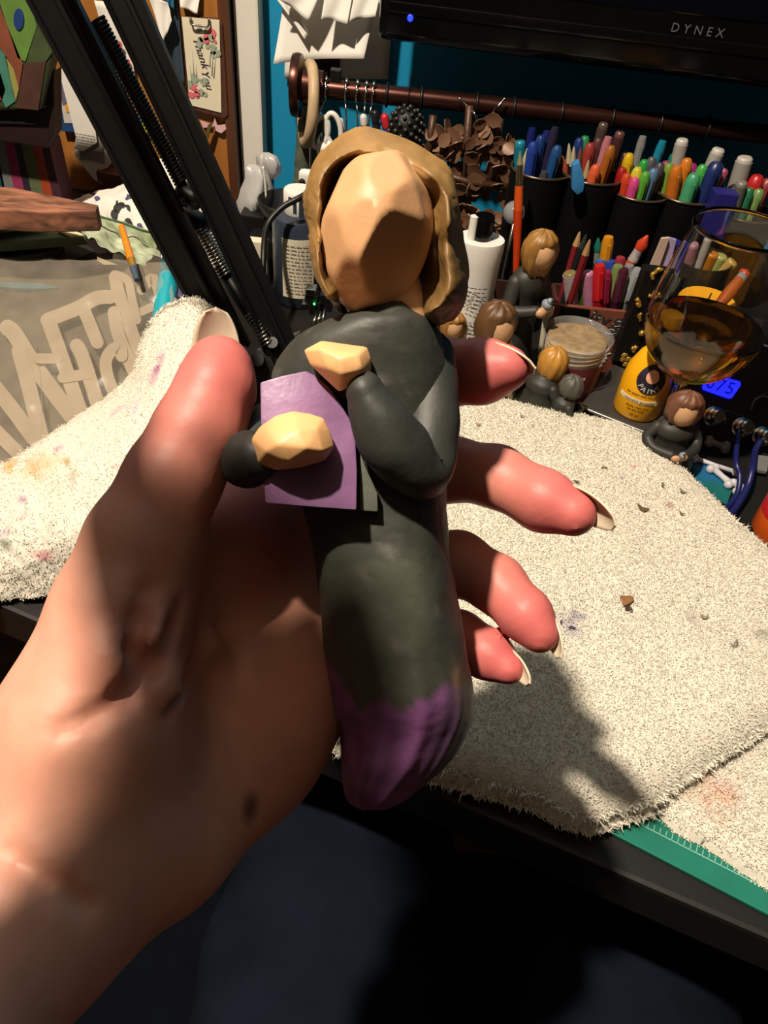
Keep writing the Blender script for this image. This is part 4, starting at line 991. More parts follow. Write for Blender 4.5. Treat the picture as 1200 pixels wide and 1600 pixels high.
def letter(strokes, off=.004):
    obj('wooden_letter', merge([flat_stroke(p, w, off+.0003*i) for i, (p, w) in enumerate(strokes)]), ply, bag, False)
letter([([(-60, 540), (-20, 590), (20, 640), (52, 684)], 24), ([(-20, 660), (20, 700), (40, 720)], 22), ([(12, 512), (24, 524), (60, 580), (112, 650)], 26), ([(30, 548), (44, 600), (66, 690)], 24), ([(66, 690), (64, 600), (56, 540)], 0.5)], .006)
letter([([(78, 508), (94, 552), (128, 650)], 23), ([(60, 560), (90, 560)], 16), ([(120, 540), (130, 560), (152, 630)], 22), ([(98, 590), (138, 584)], 17)], .009)
letter([([(74, 500), (120, 482), (150, 466), (172, 464)], 22), ([(132, 486), (152, 535)], 20)], .005)
letter([([(190, 556), (188, 544), (176, 546), (165, 566), (172, 600), (188, 626)], 19)], .008)
letter([([(180, 432), (186, 460), (210, 530), (226, 570)], 20), ([(186, 430), (200, 440), (206, 466), (214, 500)], 13), ([(178, 488), (184, 520), (200, 560), (214, 592)], 20)], .006)
letter([([(222, 452), (240, 436), (256, 480), (262, 500)], 17), ([(214, 490), (236, 480)], 13)], .004)
letter([([(236, 520), (230, 540), (236, 560)], 16)], .005)
G = bilinear([onp(-80, 400, .020), onp(262, 410, .020), onp(300, 610, .020), onp(-80, 800, .020)], 40, 34)
fl_ = G.reshape(-1, 3); G = G+LN*(.0035*vnoise(fl_, 34, 7)+.002*vnoise(fl_, 80, 1)).reshape(34, 40, 1)
obj('clear_film', (sheet(G, .0002)[0][:34*40], [(i*40+j, i*40+j+1, (i+1)*40+j+1, (i+1)*40+j) for i in range(33) for j in range(39)]), film('clear_plastic', (200, 190, 170), .82, .22), bag, fix=False)

# stack behind the bag: papers, turquoise doily, magazines, board
def slabz(name, pts, z, t, m, label, cat, group=None, bev=.0008):
    return solo(name, bevel(prism([Z(x, y, z) for x, y in pts], (0, 0, -1), t), bev), m, label, cat, group, smooth=False)
slabz('kraft_folder', [(-90, 415), (150, 400), (215, 425), (180, 440), (-90, 470)], .070, .004, cm('8b7f5e', .8, var=.2), 'khaki paper folder under the turquoise doily', 'folder')
doi = thing('doily', 'turquoise scallop edged doily on the khaki folder', 'doily', Z(30, 432, .0745))
dc = Z(25, 428, .0745); a = np.linspace(0, 2*np.pi, 160, endpoint=False); rr = .062+.0016*np.abs(np.sin(a*24))
obj('cloth', prism([dc+np.array([r*math.cos(k), .45*r*math.sin(k), 0]) for r, k in zip(rr, a)], (0, 0, 1), .003), cm('3f5e62', .8, var=.25), doi, False)
slabz('magazine', [(-90, 385), (120, 372), (150, 392), (110, 408), (-90, 420)], .085, .008, M['blackm'], 'black magazine lying under the green booklets', 'magazine', 'stacked magazines')
slabz('magazine', [(-90, 372), (60, 362), (100, 385), (60, 400), (-90, 405)], .093, .006, cm('1d1612', .6), 'dark brown magazine on the black one', 'magazine', 'stacked magazines')
slabz('booklet', [(-90, 338), (70, 342), (134, 368), (60, 374), (-90, 386)], .103, .008, cm('5d6a4e', .7, var=.25), 'sage green booklet with pale page edges under the wooden board', 'booklet', 'stacked booklets')
slabz('booklet', [(40, 338), (80, 345), (132, 366), (110, 368)], .106, .002, cm('b8b48c', .7), 'cream booklet page fanned out over the sage green one', 'booklet', 'stacked booklets')
slabz('booklet', [(-90, 330), (40, 332), (72, 346), (-90, 366)], .112, .005, cm('46553f', .7, var=.25), 'dull green booklet highest in the pile under the board', 'booklet', 'stacked booklets')
brd = thing('wooden_board', 'rough brown wooden board with worn pink paint on the paper stack', 'board', Z(40, 315, .13))
bp_ = [Z(-120, 286, .142), Z(20, 292, .142), Z(154, 320, .142), Z(150, 329, .142), Z(60, 331, .142), Z(-120, 320, .142)]
obj('plank', bevel(prism(bp_, (0, 0, -1), .016), .0012), wood('rough_wood', (66, 40, 26), (150, 98, 72), 9, (4, 16, 16), .7), brd, False)
obj('dark_edge', bevel(prism([p-[0, .0015, 0] for p in bp_[3:]]+[bp_[3]-[0, -.004, 0]], (0, 0, -1), .0165) if False else prism([Z(154, 322, .1395), Z(149, 332, .1395), Z(40, 334, .1395), Z(-120, 326, .1395), Z(-120, 322, .1395), Z(60, 328, .1395)], (0, 0, -1), .013), .0006), cm('2c1712', .7), brd, False)
# books standing at the very edge
bk = [('1a4a50', -14, 18, 'teal'), ('6d6f6b', 8, 13, 'grey'), ('8c2a52', 22, 15, 'magenta'), ('241c2c', 36, 10, 'near-black violet'), ('56623e', 50, 16, 'moss green'), ('9a3d1c', 66, 13, 'rust orange'), ('40202c', 80, 11, 'plum')]
for i, (hx, x, wpx, nm) in enumerate(bk):
    y = .80; a, b = Y(x-10, 212+i*2.0, y), Y(x+10, 312, y); w_ = wpx*.00078
    bo = thing('notebook', f'{nm} book spine in the upright row above the wooden board', 'book', (*b[:2], b[2]), None, 'upright books by the door')
    tilt = (a[0]-b[0])
    c4 = [a+[-w_/2, 0, 0], a+[w_/2, 0, 0], b+[w_/2+.001, 0, -.008], b+[-w_/2-.001, 0, -.008]]
    obj('cover', bevel(prism(c4, (0, 1, 0), .03), .0012), cm(hx, .65, var=.2), bo, False)
    obj('pages', prism([c4[0]+[.0015, .003, .0003], c4[1]+[-.0015, .003, .0003], c4[1]+[-.0015, .027, .0003], c4[0]+[.0015, .027, .0003]], (0, 0, 1), .0005), M['paper2'], bo, False)
# painted box over the books, dark red shelf under it
shf = thing('red_shelf', 'dark red shelf above the upright books, carrying the painted box', 'shelf', Y(40, 205, .79))
obj('shelf_board', bevel(prism([Y(x, y, .775) for x, y in ((-90, 176), (70, 170), (84, 110), (86, 210), (72, 232), (-90, 206))], (0, 1, 0), .02), .0015), cm('1e0b09', .6, var=.2), shf, False)
obj('shadow_gap', prism([Y(x, y, .774) for x, y in ((-90, 172), (60, 172), (58, 194), (-90, 190))], (0, -1, 0), .001), M['blackm'], shf, False)
pbx = thing('painted_box', 'hand painted box striped green, rust and teal with a blue dot', 'box', Y(30, 160, .76))
FY = .765
def face_poly(nm, pts, m, t=.0008, off=0): obj(nm, prism([Y(x, y, FY-off) for x, y in pts], (0, -1, 0), t), m, pbx, False)
obj('box_body', bevel(prism([Y(x, y, FY) for x, y in ((-90, -60), (30, -60), (84, 78), (62, 172), (-90, 168))], (0, 1, 0), .02), .002), cm('2f3a24', .6), pbx, False)
face_poly('green_panel', ((-20, -60), (30, -60), (58, 40), (40, 96), (28, 90)), cm('5c7f38', .6, var=.2))
face_poly('olive_side', ((58, 42), (83, 80), (72, 96), (41, 99)), cm('3d4a2c', .6, var=.2))
face_poly('rust_stripe', ((-20, -40), (36, 99), (30, 138), (22, 108), (-20, 40)), cm('7c4430', .6, var=.2))
face_poly('brown_side', ((38, 99), (72, 96), (60, 172), (26, 168)), cm('4a2f24', .6, var=.25))
face_poly('yellow_stripe', ((10, 86), (22, 108), (30, 138), (25, 158), (16, 120)), cm('8f8a48', .6))
face_poly('teal_stripe', ((-20, 50), (8, 86), (24, 158), (10, 168), (-20, 110)), cm('3f7a68', .6, var=.2))
face_poly('magenta_stripe', ((-40, 90), (-2, 104), (9, 140), (4, 156), (-40, 160)), cm('7c2448', .6, var=.2))
face_poly('blue_dot', [(29.5+8*math.cos(k), 30+17*math.sin(k)) for k in np.linspace(0, 2*np.pi, 20, endpoint=False)], cm('16346e', .6), .0006, .001)

# white printed fabric and green gauze heaped between the stack and the lamp
def heap(name, C, nu, nv, m, label, cat, amp=.004, sc=40, t=.001, parent=None):
    G = crgrid(np.array([[Y(x, y, yy) for x, y, yy in r] for r in C]), nu, nv); f = G.reshape(-1, 3); N_ = grid_normals(G).reshape(-1, 3)
    G = (f+N_*(amp*vnoise(f, sc, 3)+.4*amp*vnoise(f, sc*2.6, 5))[:, None]).reshape(G.shape)
    G[..., 2] = np.maximum(G[..., 2], .006)
    return (obj(name, sheet(G, t), m, parent), G)
fab = thing('printed_fabric', 'heap of white cotton fabric printed with black cats behind the lamp', 'fabric', Z(220, 400, .02))
C1 = [[(118, 318, .83), (150, 296, .83), (185, 286, .83), (230, 270, .84), (262, 248, .85), (300, 255, .86), (330, 300, .86)],
      [(128, 326, .80), (160, 316, .79), (190, 312, .785), (230, 305, .79), (270, 290, .80), (305, 300, .82), (340, 345, .83)],
      [(150, 350, .77), (175, 350, .76), (200, 350, .755), (235, 350, .76), (275, 345, .77), (315, 350, .79), (350, 390, .80)],
      [(170, 385, .75), (190, 385, .74), (215, 390, .735), (245, 395, .74), (285, 400, .75), (330, 410, .76), (365, 430, .77)],
      [(180, 420, .73), (200, 425, .72), (225, 430, .72), (255, 435, .72), (300, 440, .73), (345, 450, .74), (370, 470, .74)]]
fo, FG = heap('cloth', C1, 60, 50, M['paper'], None, None, .006, 34, .001, fab)
def on_grid(G, px, py):
    f = G.reshape(-1, 3); v = f-EYE; d = v@FWD; q = np.hypot(600+F*(v@RIGHT)/d-px, 800-F*(v@UP)/d-py); return f[np.argmin(q)]
def blob_print(px, py, shape, s=1.0):
    p = on_grid(FG, px, py); d = (p-EYE)@FWD-.0022
    out = []
    for (x, y, rx, ry) in shape:
        out.append(prism([W(px+(x+rx*math.cos(k))*s, py+(y+ry*math.sin(k))*s, d) for k in np.linspace(0, 2*np.pi, 14, endpoint=False)], -FWD, .0006))
    return out
cat_ = [(0, 0, 9, 8), (-7, 9, 6, 8), (4, -7, 5, 3), (-3, -8, 2, 5), (15, 3, 3, 6), (12, -4, 5, 2)]
spot = [(0, 0, 5, 4), (4, 4, 3, 3)]
obj('printed_cats', merge(blob_print(186, 326, cat_, 1.0)+blob_print(200, 345, spot)+blob_print(282, 280, cat_, .8)+blob_print(312, 390, cat_, .5)+blob_print(340, 415, spot, .8)), M['ink'], fab, False, kind='stuff')
obj('printed_purple_cats', merge(blob_print(152, 310, spot, .9)+blob_print(146, 303, [(0, 0, 6, 2)], .8)+blob_print(201, 308, cat_, .4)+blob_print(218, 352, spot, .8)), cm('4a4468', .8), fab, False, kind='stuff')
gz = thing('green_gauze', 'crumpled pale green and white gauze under the printed fabric', 'fabric', Z(190, 420, .03))
C2 = [[(95, 338, .72), (130, 336, .73), (165, 340, .74), (205, 356, .745), (245, 372, .75)],
      [(110, 352, .69), (140, 356, .69), (175, 366, .70), (210, 378, .70), (250, 395, .71)],
      [(130, 366, .67), (155, 376, .665), (185, 388, .67), (215, 398, .67), (252, 415, .68)],
      [(140, 380, .65), (165, 395, .645), (195, 404, .645), (225, 412, .65), (255, 430, .65)]]
go, GG = heap('gauze', C2, 50, 40, mat('gauze_cloth', 'b5bda0', .9, var=.3, vscale=30, col2='7f8f62'), None, None, .010, 46, .0008, gz)
obj('gauze_edge', tube(smooth_pts([Y(146, 336, .70), Y(190, 348, .705), Y(222, 360, .71), Y(250, 366, .72)], 5), .0012, 6), cm('3c5a34', .6), gz)
# slim things standing between: two teal marker pens, small orange brush, purple pouch
def rodlike(name, segs, label, cat, group=None):
    """segs: list of (A, B, r0, r1, material, partname)"""
    t = thing(name, label, cat, segs[0][0], None, group)
    for A, B, r0, r1, m, nm in segs: obj(nm, tube([A, A+(B-A)*.5, B], [r0, (r0+r1)/2, r1], 12), m, t, True, auto=50)
    return t
tealm = cm('1b93a0', .25); teald = cm('12606c', .3)
A, B = W(296, 372, .60), W(300, 318, .60); rodlike('teal_pen', [(A, A+(B-A)*.35, .006, .006, M['black'], 'grip'), (A+(B-A)*.35, B, .0062, .0062, tealm, 'barrel')], 'bright teal pen standing between the lamp arms', 'pen')
A, B = W(252, 520, .56), W(268, 408, .60); rodlike('teal_pen', [(A, A+(B-A)*.75, .0085, .0085, tealm, 'barrel'), (A+(B-A)*.75, B, .0088, .0080, teald, 'cap')], 'thick teal marker leaning beside the bag of letters', 'pen')
A, B = W(214, 438, .56), W(190, 354, .60); rodlike('small_brush', [(A, A+(B-A)*.22, .0020, .0030, cm('3d4a5a', .6), 'bristles'), (A+(B-A)*.22, A+(B-A)*.36, .0028, .0030, M['brass'], 'ferrule'), (A+(B-A)*.36, B, .0032, .0024, cm('cf7a1c', .3), 'handle')], 'small orange-handled paintbrush lying over the gauze', 'brush')
pz = Z(300, 500, .03)
solo('purple_pouch', xf(cut_egg(24, 16, cuts), np.diag([.030, .028, .030]), pz), cm('5c4a7c', .7, var=.2), 'lilac pouch hidden between the lamp and the stained towel', 'pouch')
jar = thing('glass_jar', 'small dark glass jar behind the bag of letters', 'jar', Z(238, 470, 0))
jc = Z(238, 470, 0); obj('jar_body', xf(lathe([(.020, 0), (.022, .004), (.022, .022), (.017, .030), (.017, .036)], 24), None, jc), film('smoky_glass', (70, 74, 70), .55, .08), jar); obj('lid', xf(lathe([(.0172, .034), (.0172, .040), (.016, .041)], 24), None, jc), cm('3a3833', .35), jar, True, auto=40)
# clear plastic bundle tied up
cbn = thing('plastic_bundle', 'crumpled translucent plastic bag standing against the white trim', 'bag', Y(402, 345, .80))
def bundle(pts, ctr, dep):
    R = []
    for (py, xl, xr) in pts:
        ring = []
        for k in np.linspace(0, 2*np.pi, 40, endpoint=False):
            f = 1+.16*math.sin(k*5+py*.05)+.10*math.sin(k*9+py*.11); ring.append(Y((xl+xr)/2+(xr-xl)/2*math.cos(k)*f, py, dep+.022*math.sin(k)*f*(xr-xl)/50))
        R.append(ring)
    return ringgrid(crgrid(np.array(R), 40, 30) if False else np.array(R))
obj('bag_body', bundle([(256, 388, 400), (262, 382, 412), (275, 383, 420), (295, 378, 424), (315, 374, 424), (335, 376, 420), (350, 384, 414)], 0, .80), film('frosted_plastic', (190, 190, 188), .35, .35), cbn)
obj('bag_tuft', bundle([(238, 408, 420), (244, 402, 432), (256, 402, 438), (270, 408, 438), (280, 414, 430)], 0, .82), film('frosted_plastic', (190, 190, 188), .35, .35), cbn)
obj('highlight_fold', tube(smooth_pts([Y(411, 260, .775), Y(414, 280, .775), Y(416, 310, .775)], 4), .0012, 6), M['white'], cbn)
blkb = solo('black_box', rbox(Y(405, 372, .78), (.034, .03, .06), .002), M['black'], 'small black box under the plastic bundle', 'box', smooth=False)
solo('white_card_box', rbox(Y(398, 410, .72), (.028, .012, .05), .001), M['paper2'], 'cream card standing behind the lamp arm', 'card', smooth=False)
solo('black_cable', tube(smooth_pts([W(422, 520, .66), W(413, 450, .66), W(412, 395, .66), W(418, 352, .67), W(440, 325, .67), W(470, 308, .67), W(510, 285, .68), W(540, 270, .69)], 6), .0028, 8), M['black'], 'black cable arching in front of the green cloth', 'cable')

# ---------------------------------------------------------------- bottles and odd things around the figurine's head
def upright(px, py, z=0): return Z(px, py, z)
def lines_on_cyl(n, w, h, R, phi, z0, seed, line=.0006): return wrap(scribble(n, w, h, seed, line), R+.0004, phi, z0)
def facing(P): return math.atan2(EYE[1]-P[1], EYE[0]-P[0])
# slate paint bottle with white flip cap
bp0 = np.array([*Y(468, 500, .70)[:2], 0.0]); ph = facing(bp0)
bt = thing('paint_bottle', 'slate blue paint bottle with a white cap and pale text label', 'bottle', bp0)
obj('body', lathe([(.024, 0), (.026, .003), (.026, .082), (.024, .087), (.013, .090)], 36), cm('2b3340', .3), bt, True, local=True, auto=50)
obj('cap', lathe([(.0135, .089), (.0145, .091), (.0145, .110), (.0135, .1115)], 30), M['white'], bt, True, local=True, auto=50)
obj('paint_drips', merge([wrap(xf(box((0, 0, 0), (w_, l_, .0006)), None, (x_, -l_/2, 0)), .0148, ph, .108) for x_, w_, l_ in ((-.008, .005, .006), (-.004, .003, .014), (.002, .004, .017), (.007, .005, .010), (.011, .004, .015))]), cm('2b3340', .3), bt, False, local=True, kind='stuff')
obj('label', wrap(xf(box((0, 0, 0), (.006, .058, .0005)), None, (0, 0, 0)), .0262, ph, .045) if False else merge([wrap(box((x, 0, 0), (.0042, .060, .0006)), .0262, ph-.05, .043) for x in np.arange(-.014, .0141, .004)]), M['paper2'], bt, False, local=True)
obj('label_print', lines_on_cyl(14, .026, .052, .0268, ph-.05, .043, 5), M['pgrey'], bt, False, local=True, kind='stuff')
# white squeeze tube standing on its cap-up end
tb0 = np.array([*Y(735, 532, .60)[:2], 0.0]); ph = facing(tb0)
tbt, tt = Y(752, 372, .60), .0
tube_o = thing('squeeze_tube', 'white squeeze tube of small print with a black cap behind the held figurine', 'tube', tb0)
zt = tbt[2]; ax = np.array([tbt[0]-tb0[0], 0, zt]); R = []
for f_, rx, ry in ((0, .0125, .0125), (.3, .0145, .014), (.6, .0165, .015), (.85, .0185, .0165), (.97, .0200, .0175), (1.0, .0195, .017)):
    k = np.linspace(0, 2*np.pi, 32, endpoint=False); R.append(np.stack([rx*np.cos(k), ry*np.sin(k), np.zeros(32)], 1)+ax*f_)
obj('body', ringgrid(np.array(R)), M['white'], tube_o, True, local=True, auto=50)
obj('cap', xf(lathe([(.0085, 0), (.0085, .018), (.0078, .019)], 24), None, ax+[0, 0, 0]), M['blackg'], tube_o, True, local=True, auto=50)
obj('cap_seal', xf(lathe([(.0035, 0), (.0035, .019)], 12), None, ax+[-.0085, -.004, 0]), M['white'], tube_o, True, local=True, auto=50)
for n, z0, h, s in ((6, .64, .022, 8), (12, .28, .045, 9)):
    Rr = .0128+.0075*z0
    obj('label_print', xf(wrap(scribble(n, .019, h, s, .0007), Rr+.0010, ph+.1, 0), None, ax*z0), M['ink'], tube_o, False, local=True, kind='stuff')
# gadgets by the shoulder
gd = thing('hobby_clamp', 'small black and silver hobby tool with a green light behind the shoulder', 'tool', Z(492, 520, 0))
for (x, y, w, h, mm) in ((487, 455, 16, 16, M['steel']), (488, 463, 20, 12, M['black']), (480, 474, 14, 8, M['steel']), (496, 478, 22, 24, M['black']), (510, 470, 18, 30, M['black'])):
    c = Y(x, y, .615); obj('housing', rbox(c, (w*.00062, .012, h*.00055), .001), mm, gd, False)
obj('status_light', ellipsoid(Y(491, 475, .607), (.0011,)*3, 8, 6), mat('green_led', '30ff60', .3, emit='30ff60', es=4), gd)
for i in range(3): obj('prong', tube([Y(488+i*7, 508, .60), Y(496+i*6, 490-i*3, .61)], .0016, 6), M['steel'], gd)
ppp = thing('craft_pliers', 'white craft pliers with a round black eye hole and pink tip', 'pliers', Y(485, 300, .74))
obj('handle', rbox(Y(486, 282, .74), (.024, .010, .020), .006, 3), M['white'], ppp, True, auto=40)
obj('eye_hole', xf(lathe([(.0032, 0), (.0032, .001)], 16), qm(quat_along((0, 0, 0), (0, -1, 0))), Y(472, 284, .7348)), M['blackm'], ppp)
obj('pink_tip', rbox(Y(462, 324, .72), (.014, .008, .006), .002), cm('b85a7c', .5), ppp, True)
obj('jaw', prism([Y(438, 328, .73), Y(470, 336, .73), Y(480, 352, .73), Y(455, 344, .73)], (0, 1, 0), .008), M['steel'], ppp, False)
solo('wood_block', rbox(Y(478, 350, .745), (.036, .02, .018), .001), cm('9c7a50', .6), 'small tan wooden block behind the slate bottle', 'block', smooth=False)
solo('dark_bowl', xf(lathe([(.010, 0), (.026, .012), (.030, .026), (.028, .026), (.022, .012)], 28), None, np.array([*Y(448, 345, .77)[:2], Y(448, 350, .77)[2]])), M['black'], 'black dish behind the slate bottle cap', 'dish')
sbr = thing('shelf_riser', 'small dark riser carrying the dish and wooden block', 'riser', np.array([*Y(460, 365, .77)[:2], 0]))
rz0 = Y(460, 361, .77)[2]; obj('riser_body', rbox((*Y(460, 365, .77)[:2], rz0/2+.0005), (.09, .06, max(rz0, .01)), .002), M['black'], sbr, False)
# orange-handled brush standing tip up in a dark pot
A, B = Y(806, 432, .70), Y(813, 236, .72); dB = B-A
rodlike('tall_brush', [(A, A+dB*.55, .0030, .0046, cm('a8340f', .25), 'handle'), (A+dB*.55, A+dB*.74, .0044, .0040, cm('b8481a', .25), 'handle_neck'), (A+dB*.74, A+dB*.90, .0036, .0032, mat('bright_ferrule', 'd8c8a0', .2, 1), 'ferrule'), (A+dB*.90, B, .0030, .0006, cm('6a6a52', .8), 'bristles')], 'tall paintbrush with a glossy orange handle and silver ferrule', 'brush')
cl_ = thing('glass_bauble', 'small clear glass bauble behind the tall orange brush', 'bauble', Y(803, 332, .745)); obj('globe', ellipsoid(Y(803, 332, .745), (.011,)*3, 20, 12), film('smoky_ball', (160, 160, 160), .5, .05), cl_); obj('stem', tube([Y(803, 348, .745), [*Y(803, 348, .745)[:2], .001]], .002, 8), M['steel'], cl_)
wp_ = thing('wooden_pot', 'dark wooden box holding the tall orange brush', 'box', np.array([*Y(800, 470, .70)[:2], 0]))
pc = Y(800, 470, .70); zp = Y(800, 455, .70)[2]
obj('box_wall', merge([box((pc[0]-.022, .70, zp/2), (.003, .045, zp)), box((pc[0]+.022, .70, zp/2), (.003, .045, zp)), box((pc[0], .678, zp/2), (.047, .003, zp)), box((pc[0], .722, zp/2), (.047, .003, zp)), box((pc[0], .70, .0025), (.047, .045, .004))]), wood('pot_wood', (34, 20, 14), (52, 32, 22), 6, (10, 10, 2)), wp_, False)
obj('knob', ellipsoid(Y(805, 467, .674), (.0026,)*3, 10, 7), M['brass'], wp_)

# ---------------------------------------------------------------- pens
def ob_mat(o, m):
    o.material_slots[0].link = 'OBJECT'; o.material_slots[0].material = m
PEN_ME = {}
def pen_mesh(kind, part):
    """unit-length pen pieces along z"""
    if (kind, part) in PEN_ME: return PEN_ME[(kind, part)]
    P = {('marker', 'barrel'): [(.0048, 0), (.0048, .60)], ('marker', 'cap'): [(.0056, .60), (.0056, .94), (.0044, .985), (.0030, 1.0)],
         ('pen', 'barrel'): [(.0038, 0), (.0040, .66)], ('pen', 'cap'): [(.0045, .66), (.0044, .96), (.0034, 1.0)],
         ('felt', 'barrel'): [(.0072, 0), (.0072, .97)], ('felt', 'cap'): [(.0064, .97), (.0064, .99), (.0058, .995), (.0050, 1.0)],
         ('pencil', 'barrel'): [(.0034, 0), (.0034, .88)], ('pencil', 'tip'): [(.0034, .88), (.0012, .985), (.0004, 1.0)],
         ('brush', 'barrel'): [(.0022, 0), (.0036, .5), (.0030, .78)], ('brush', 'ferrule'): [(.0031, .78), (.0028, .88)], ('brush', 'bristles'): [(.0030, .88), (.0036, .93), (.0008, 1.0)]}[(kind, part)]
    VF = lathe(P, 6 if kind == 'pencil' else 14)
    if part == 'cap' and kind in ('marker', 'pen'): VF = merge([VF, box((.0062 if kind == 'marker' else .0050, 0, .82), (.0016, .0022, .26))])
    me = mesh_of(part, *VF, True); fix_normals(me); me.set_sharp_from_angle(angle=math.radians(50)); me.materials.append(M['white']); PEN_ME[(kind, part)] = me
    return me
KINDP = dict(marker=('barrel', 'cap'), pen=('barrel', 'cap'), felt=('barrel', 'cap'), pencil=('barrel', 'tip'), brush=('barrel', 'ferrule', 'bristles'))
def pen(kind, A, B, hexes, label, group, name=None, fat=1.0):
    A, B = np.asarray(A, float), np.asarray(B, float); L = np.linalg.norm(B-A)
    t = thing(name or {'felt': 'felt_pen', 'pencil': 'pencil', 'brush': 'paintbrush', 'pen': 'pen', 'marker': 'marker'}[kind], label, {'pencil': 'pencil', 'brush': 'brush'}.get(kind, 'pen'), A, quat_along(A, B, -FWD), group)
    for prt, hx in zip(KINDP[kind], hexes):
        o = bpy.data.objects.new(prt, pen_mesh(kind, prt)); COL.objects.link(o); o.parent = t; o.scale = (fat, fat, L)
        ob_mat(o, hx if not isinstance(hx, str) else cm(''.join('%02x' % int(int(hx[i:i+2], 16)*.82) for i in (0, 2, 4)), .35))
    return t
clearp = film('clear_barrel', (200, 190, 190), .55, .08)
# black mesh cups along the wall
CUPY = .775
def mesh_cup(px, py, label, r=.0298, y=CUPY):
    c = Y(px, py, y); h = c[2]; cup = thing('mesh_cup', label, 'cup', (c[0], y, 0), group='black mesh pen cups')
    n = 40; a = np.linspace(0, 2*np.pi, n, endpoint=False)
    wire = [(r-.0008, .002)]
    prof = []
    for i in range(31): prof.append((r*(.93+.07*i/30)+(.0005 if i % 2 else -.0003), .002+(h-.004)*i/30))
    Vo, Fo = lathe(prof, n, False); Vi, Fi = lathe([(q-.0016, z) for q, z in prof], n, False)
    obj('mesh_wall', merge([(Vo, Fo), (Vi, [f[::-1] for f in Fi])]), mat('black_mesh', '030303', .6, spec=.2), cup, True, local=True, fix=False)
    obj('rim', xf(ring_at((0, 0, 0), r, .0014, (0, 0, 1), 36), None, (0, 0, h-.001)), mat('cup_rim', '6a5a48', .3, .8), cup, True, local=True)
    obj('cup_base', lathe([(r*.93, .0), (r*.93, .003)], n), M['blackm'], cup, True, local=True, auto=40)
    return np.array([c[0], y, 0]), h, r
def in_cup(cup, kind, px, py, dy, hexes, label, group, fat=1.0, off=None):
    c, h, r = cup; B = Y(px, py, c[1]+dy); d = B-(c+[0, 0, h]); f = .35
    A = c+np.array([np.clip(d[0]*f, -.5*r, .5*r), np.clip(dy*.8, -.5*r, .5*r), .006])
    # keep the pen within the rim where it crosses it
    t = (h-A[2])/max(B[2]-A[2], .01); X = A+(B-A)*min(t, 1); e = (X-c)[:2]; q = np.linalg.norm(e); lim_ = r-.0015-.0058*fat
    if q > lim_ and t < 1:
        s = e*(1-lim_/q); A = A.copy(); A[:2] -= s/max(1-t, .25); ql = np.linalg.norm(A[:2]-c[:2])
        if ql > .92*r-.0065*fat: A[:2] = c[:2]+(A[:2]-c[:2])*(.92*r-.0065*fat)/ql
    return pen(kind, A, B, hexes, label, group, fat=fat)
c1 = mesh_cup(846, 262, 'black mesh cup of dark blue pens behind the orange brush')
for i, (k, x, y, dy, hx, lb) in enumerate([
    ('pen', 832, 200, .012, ('101c4a', '14206a'), 'tall dark blue pen with a white tip in the blue pen cup'), ('marker', 846, 212, .004, ('101a44', '1a3a7a'), 'steel blue capped marker in the blue pen cup'),
    ('pen', 868, 199, .0, ('1c1a34', '2a2440'), 'violet grey pen topped with a white button in the blue pen cup'), ('marker', 834, 222, -.010, ('10204a', '20409a'), 'royal blue marker at the front of the blue pen cup'),
    ('marker', 872, 228, -.012, ('123060', '1c4c86'), 'leaning mid blue marker in the blue pen cup'), ('pen', 855, 205, .014, ('0e1840', '1a2870'), 'navy pen at the back of the blue pen cup'),
    ('brush', 824, 232, -.006, ('1a1a20', 'b8b0a0', 'c8c49a'), 'cream tipped brush at the edge of the blue pen cup'), ('pen', 851, 268, -.016, ('34343a', '44444a'), 'short grey pen in the blue pen cup'), ('felt', 813, 220, .012, ('1a7a94', '1c8aa6'), 'bright turquoise pen end beside the blue pen cup')]):
    in_cup(c1, k, x, y, dy, hx, lb, 'pens in the first mesh cup', .8 if k == 'felt' else 1)
for p in (Y(868, 198, CUPY), Y(832, 199, CUPY+.01)): pass
c2 = mesh_cup(926, 270, 'black mesh cup of assorted pencils and pens with a blue eraser')
for k, x, y, dy, hx, lb in [
    ('pencil', 889, 224, .0, ('15161c', 'c9bf9a'), 'black pencil with a cream end in the mixed mesh cup'), ('pencil', 897, 229, -.008, ('0f1220', 'c9bf9a'), 'navy pencil with a cream end in the mixed mesh cup'),
    ('marker', 906, 216, .010, ('14224c', '1a3474'), 'blue marker in the mixed mesh cup'), ('marker', 915, 213, .012, ('0f3a24', '2a8a52'), 'green capped marker in the mixed mesh cup'),
    ('pencil', 908, 230, -.004, ('3a2618', '7a4c34'), 'tan brown pencil in the mixed mesh cup'), ('marker', 923, 224, .0, ('3a1a1c', 'a03a34'), 'brick red pen in the mixed mesh cup'),
    ('marker', 936, 216, .006, ('40201f', '5a3030'), 'maroon marker in the mixed mesh cup'), ('felt', 944, 192, .012, ('4a3c38', '5a4a44'), 'tall brown-grey tube in the mixed mesh cup'), ('pen', 951, 214, .0, ('3a2024', 'c07a86'), 'pink tipped pen in the mixed mesh cup'),
    ('marker', 956, 228, -.004, ('3a2014', 'a8601c'), 'amber brown marker in the mixed mesh cup'), ('felt', 970, 206, .010, ('4a2a2a', '6a4444'), 'tall dusky red tube leaning out of the mixed mesh cup'),
    ('marker', 932, 258, -.014, ('a03c20', 'e06038'), 'coral orange marker at the front of the mixed mesh cup'), ('pencil', 920, 250, -.012, ('241a16', 'b8a87a'), 'short pencil with a cream end in the mixed mesh cup'), ('brush', 879, 244, -.004, ('2a2a2c', '5a5a58', 'b0563a'), 'rusty tipped brush at the side of the mixed mesh cup')]:
    in_cup(c2, k, x, y, dy, hx, lb, 'pens in the second mesh cup', .75 if k == 'felt' else 1)
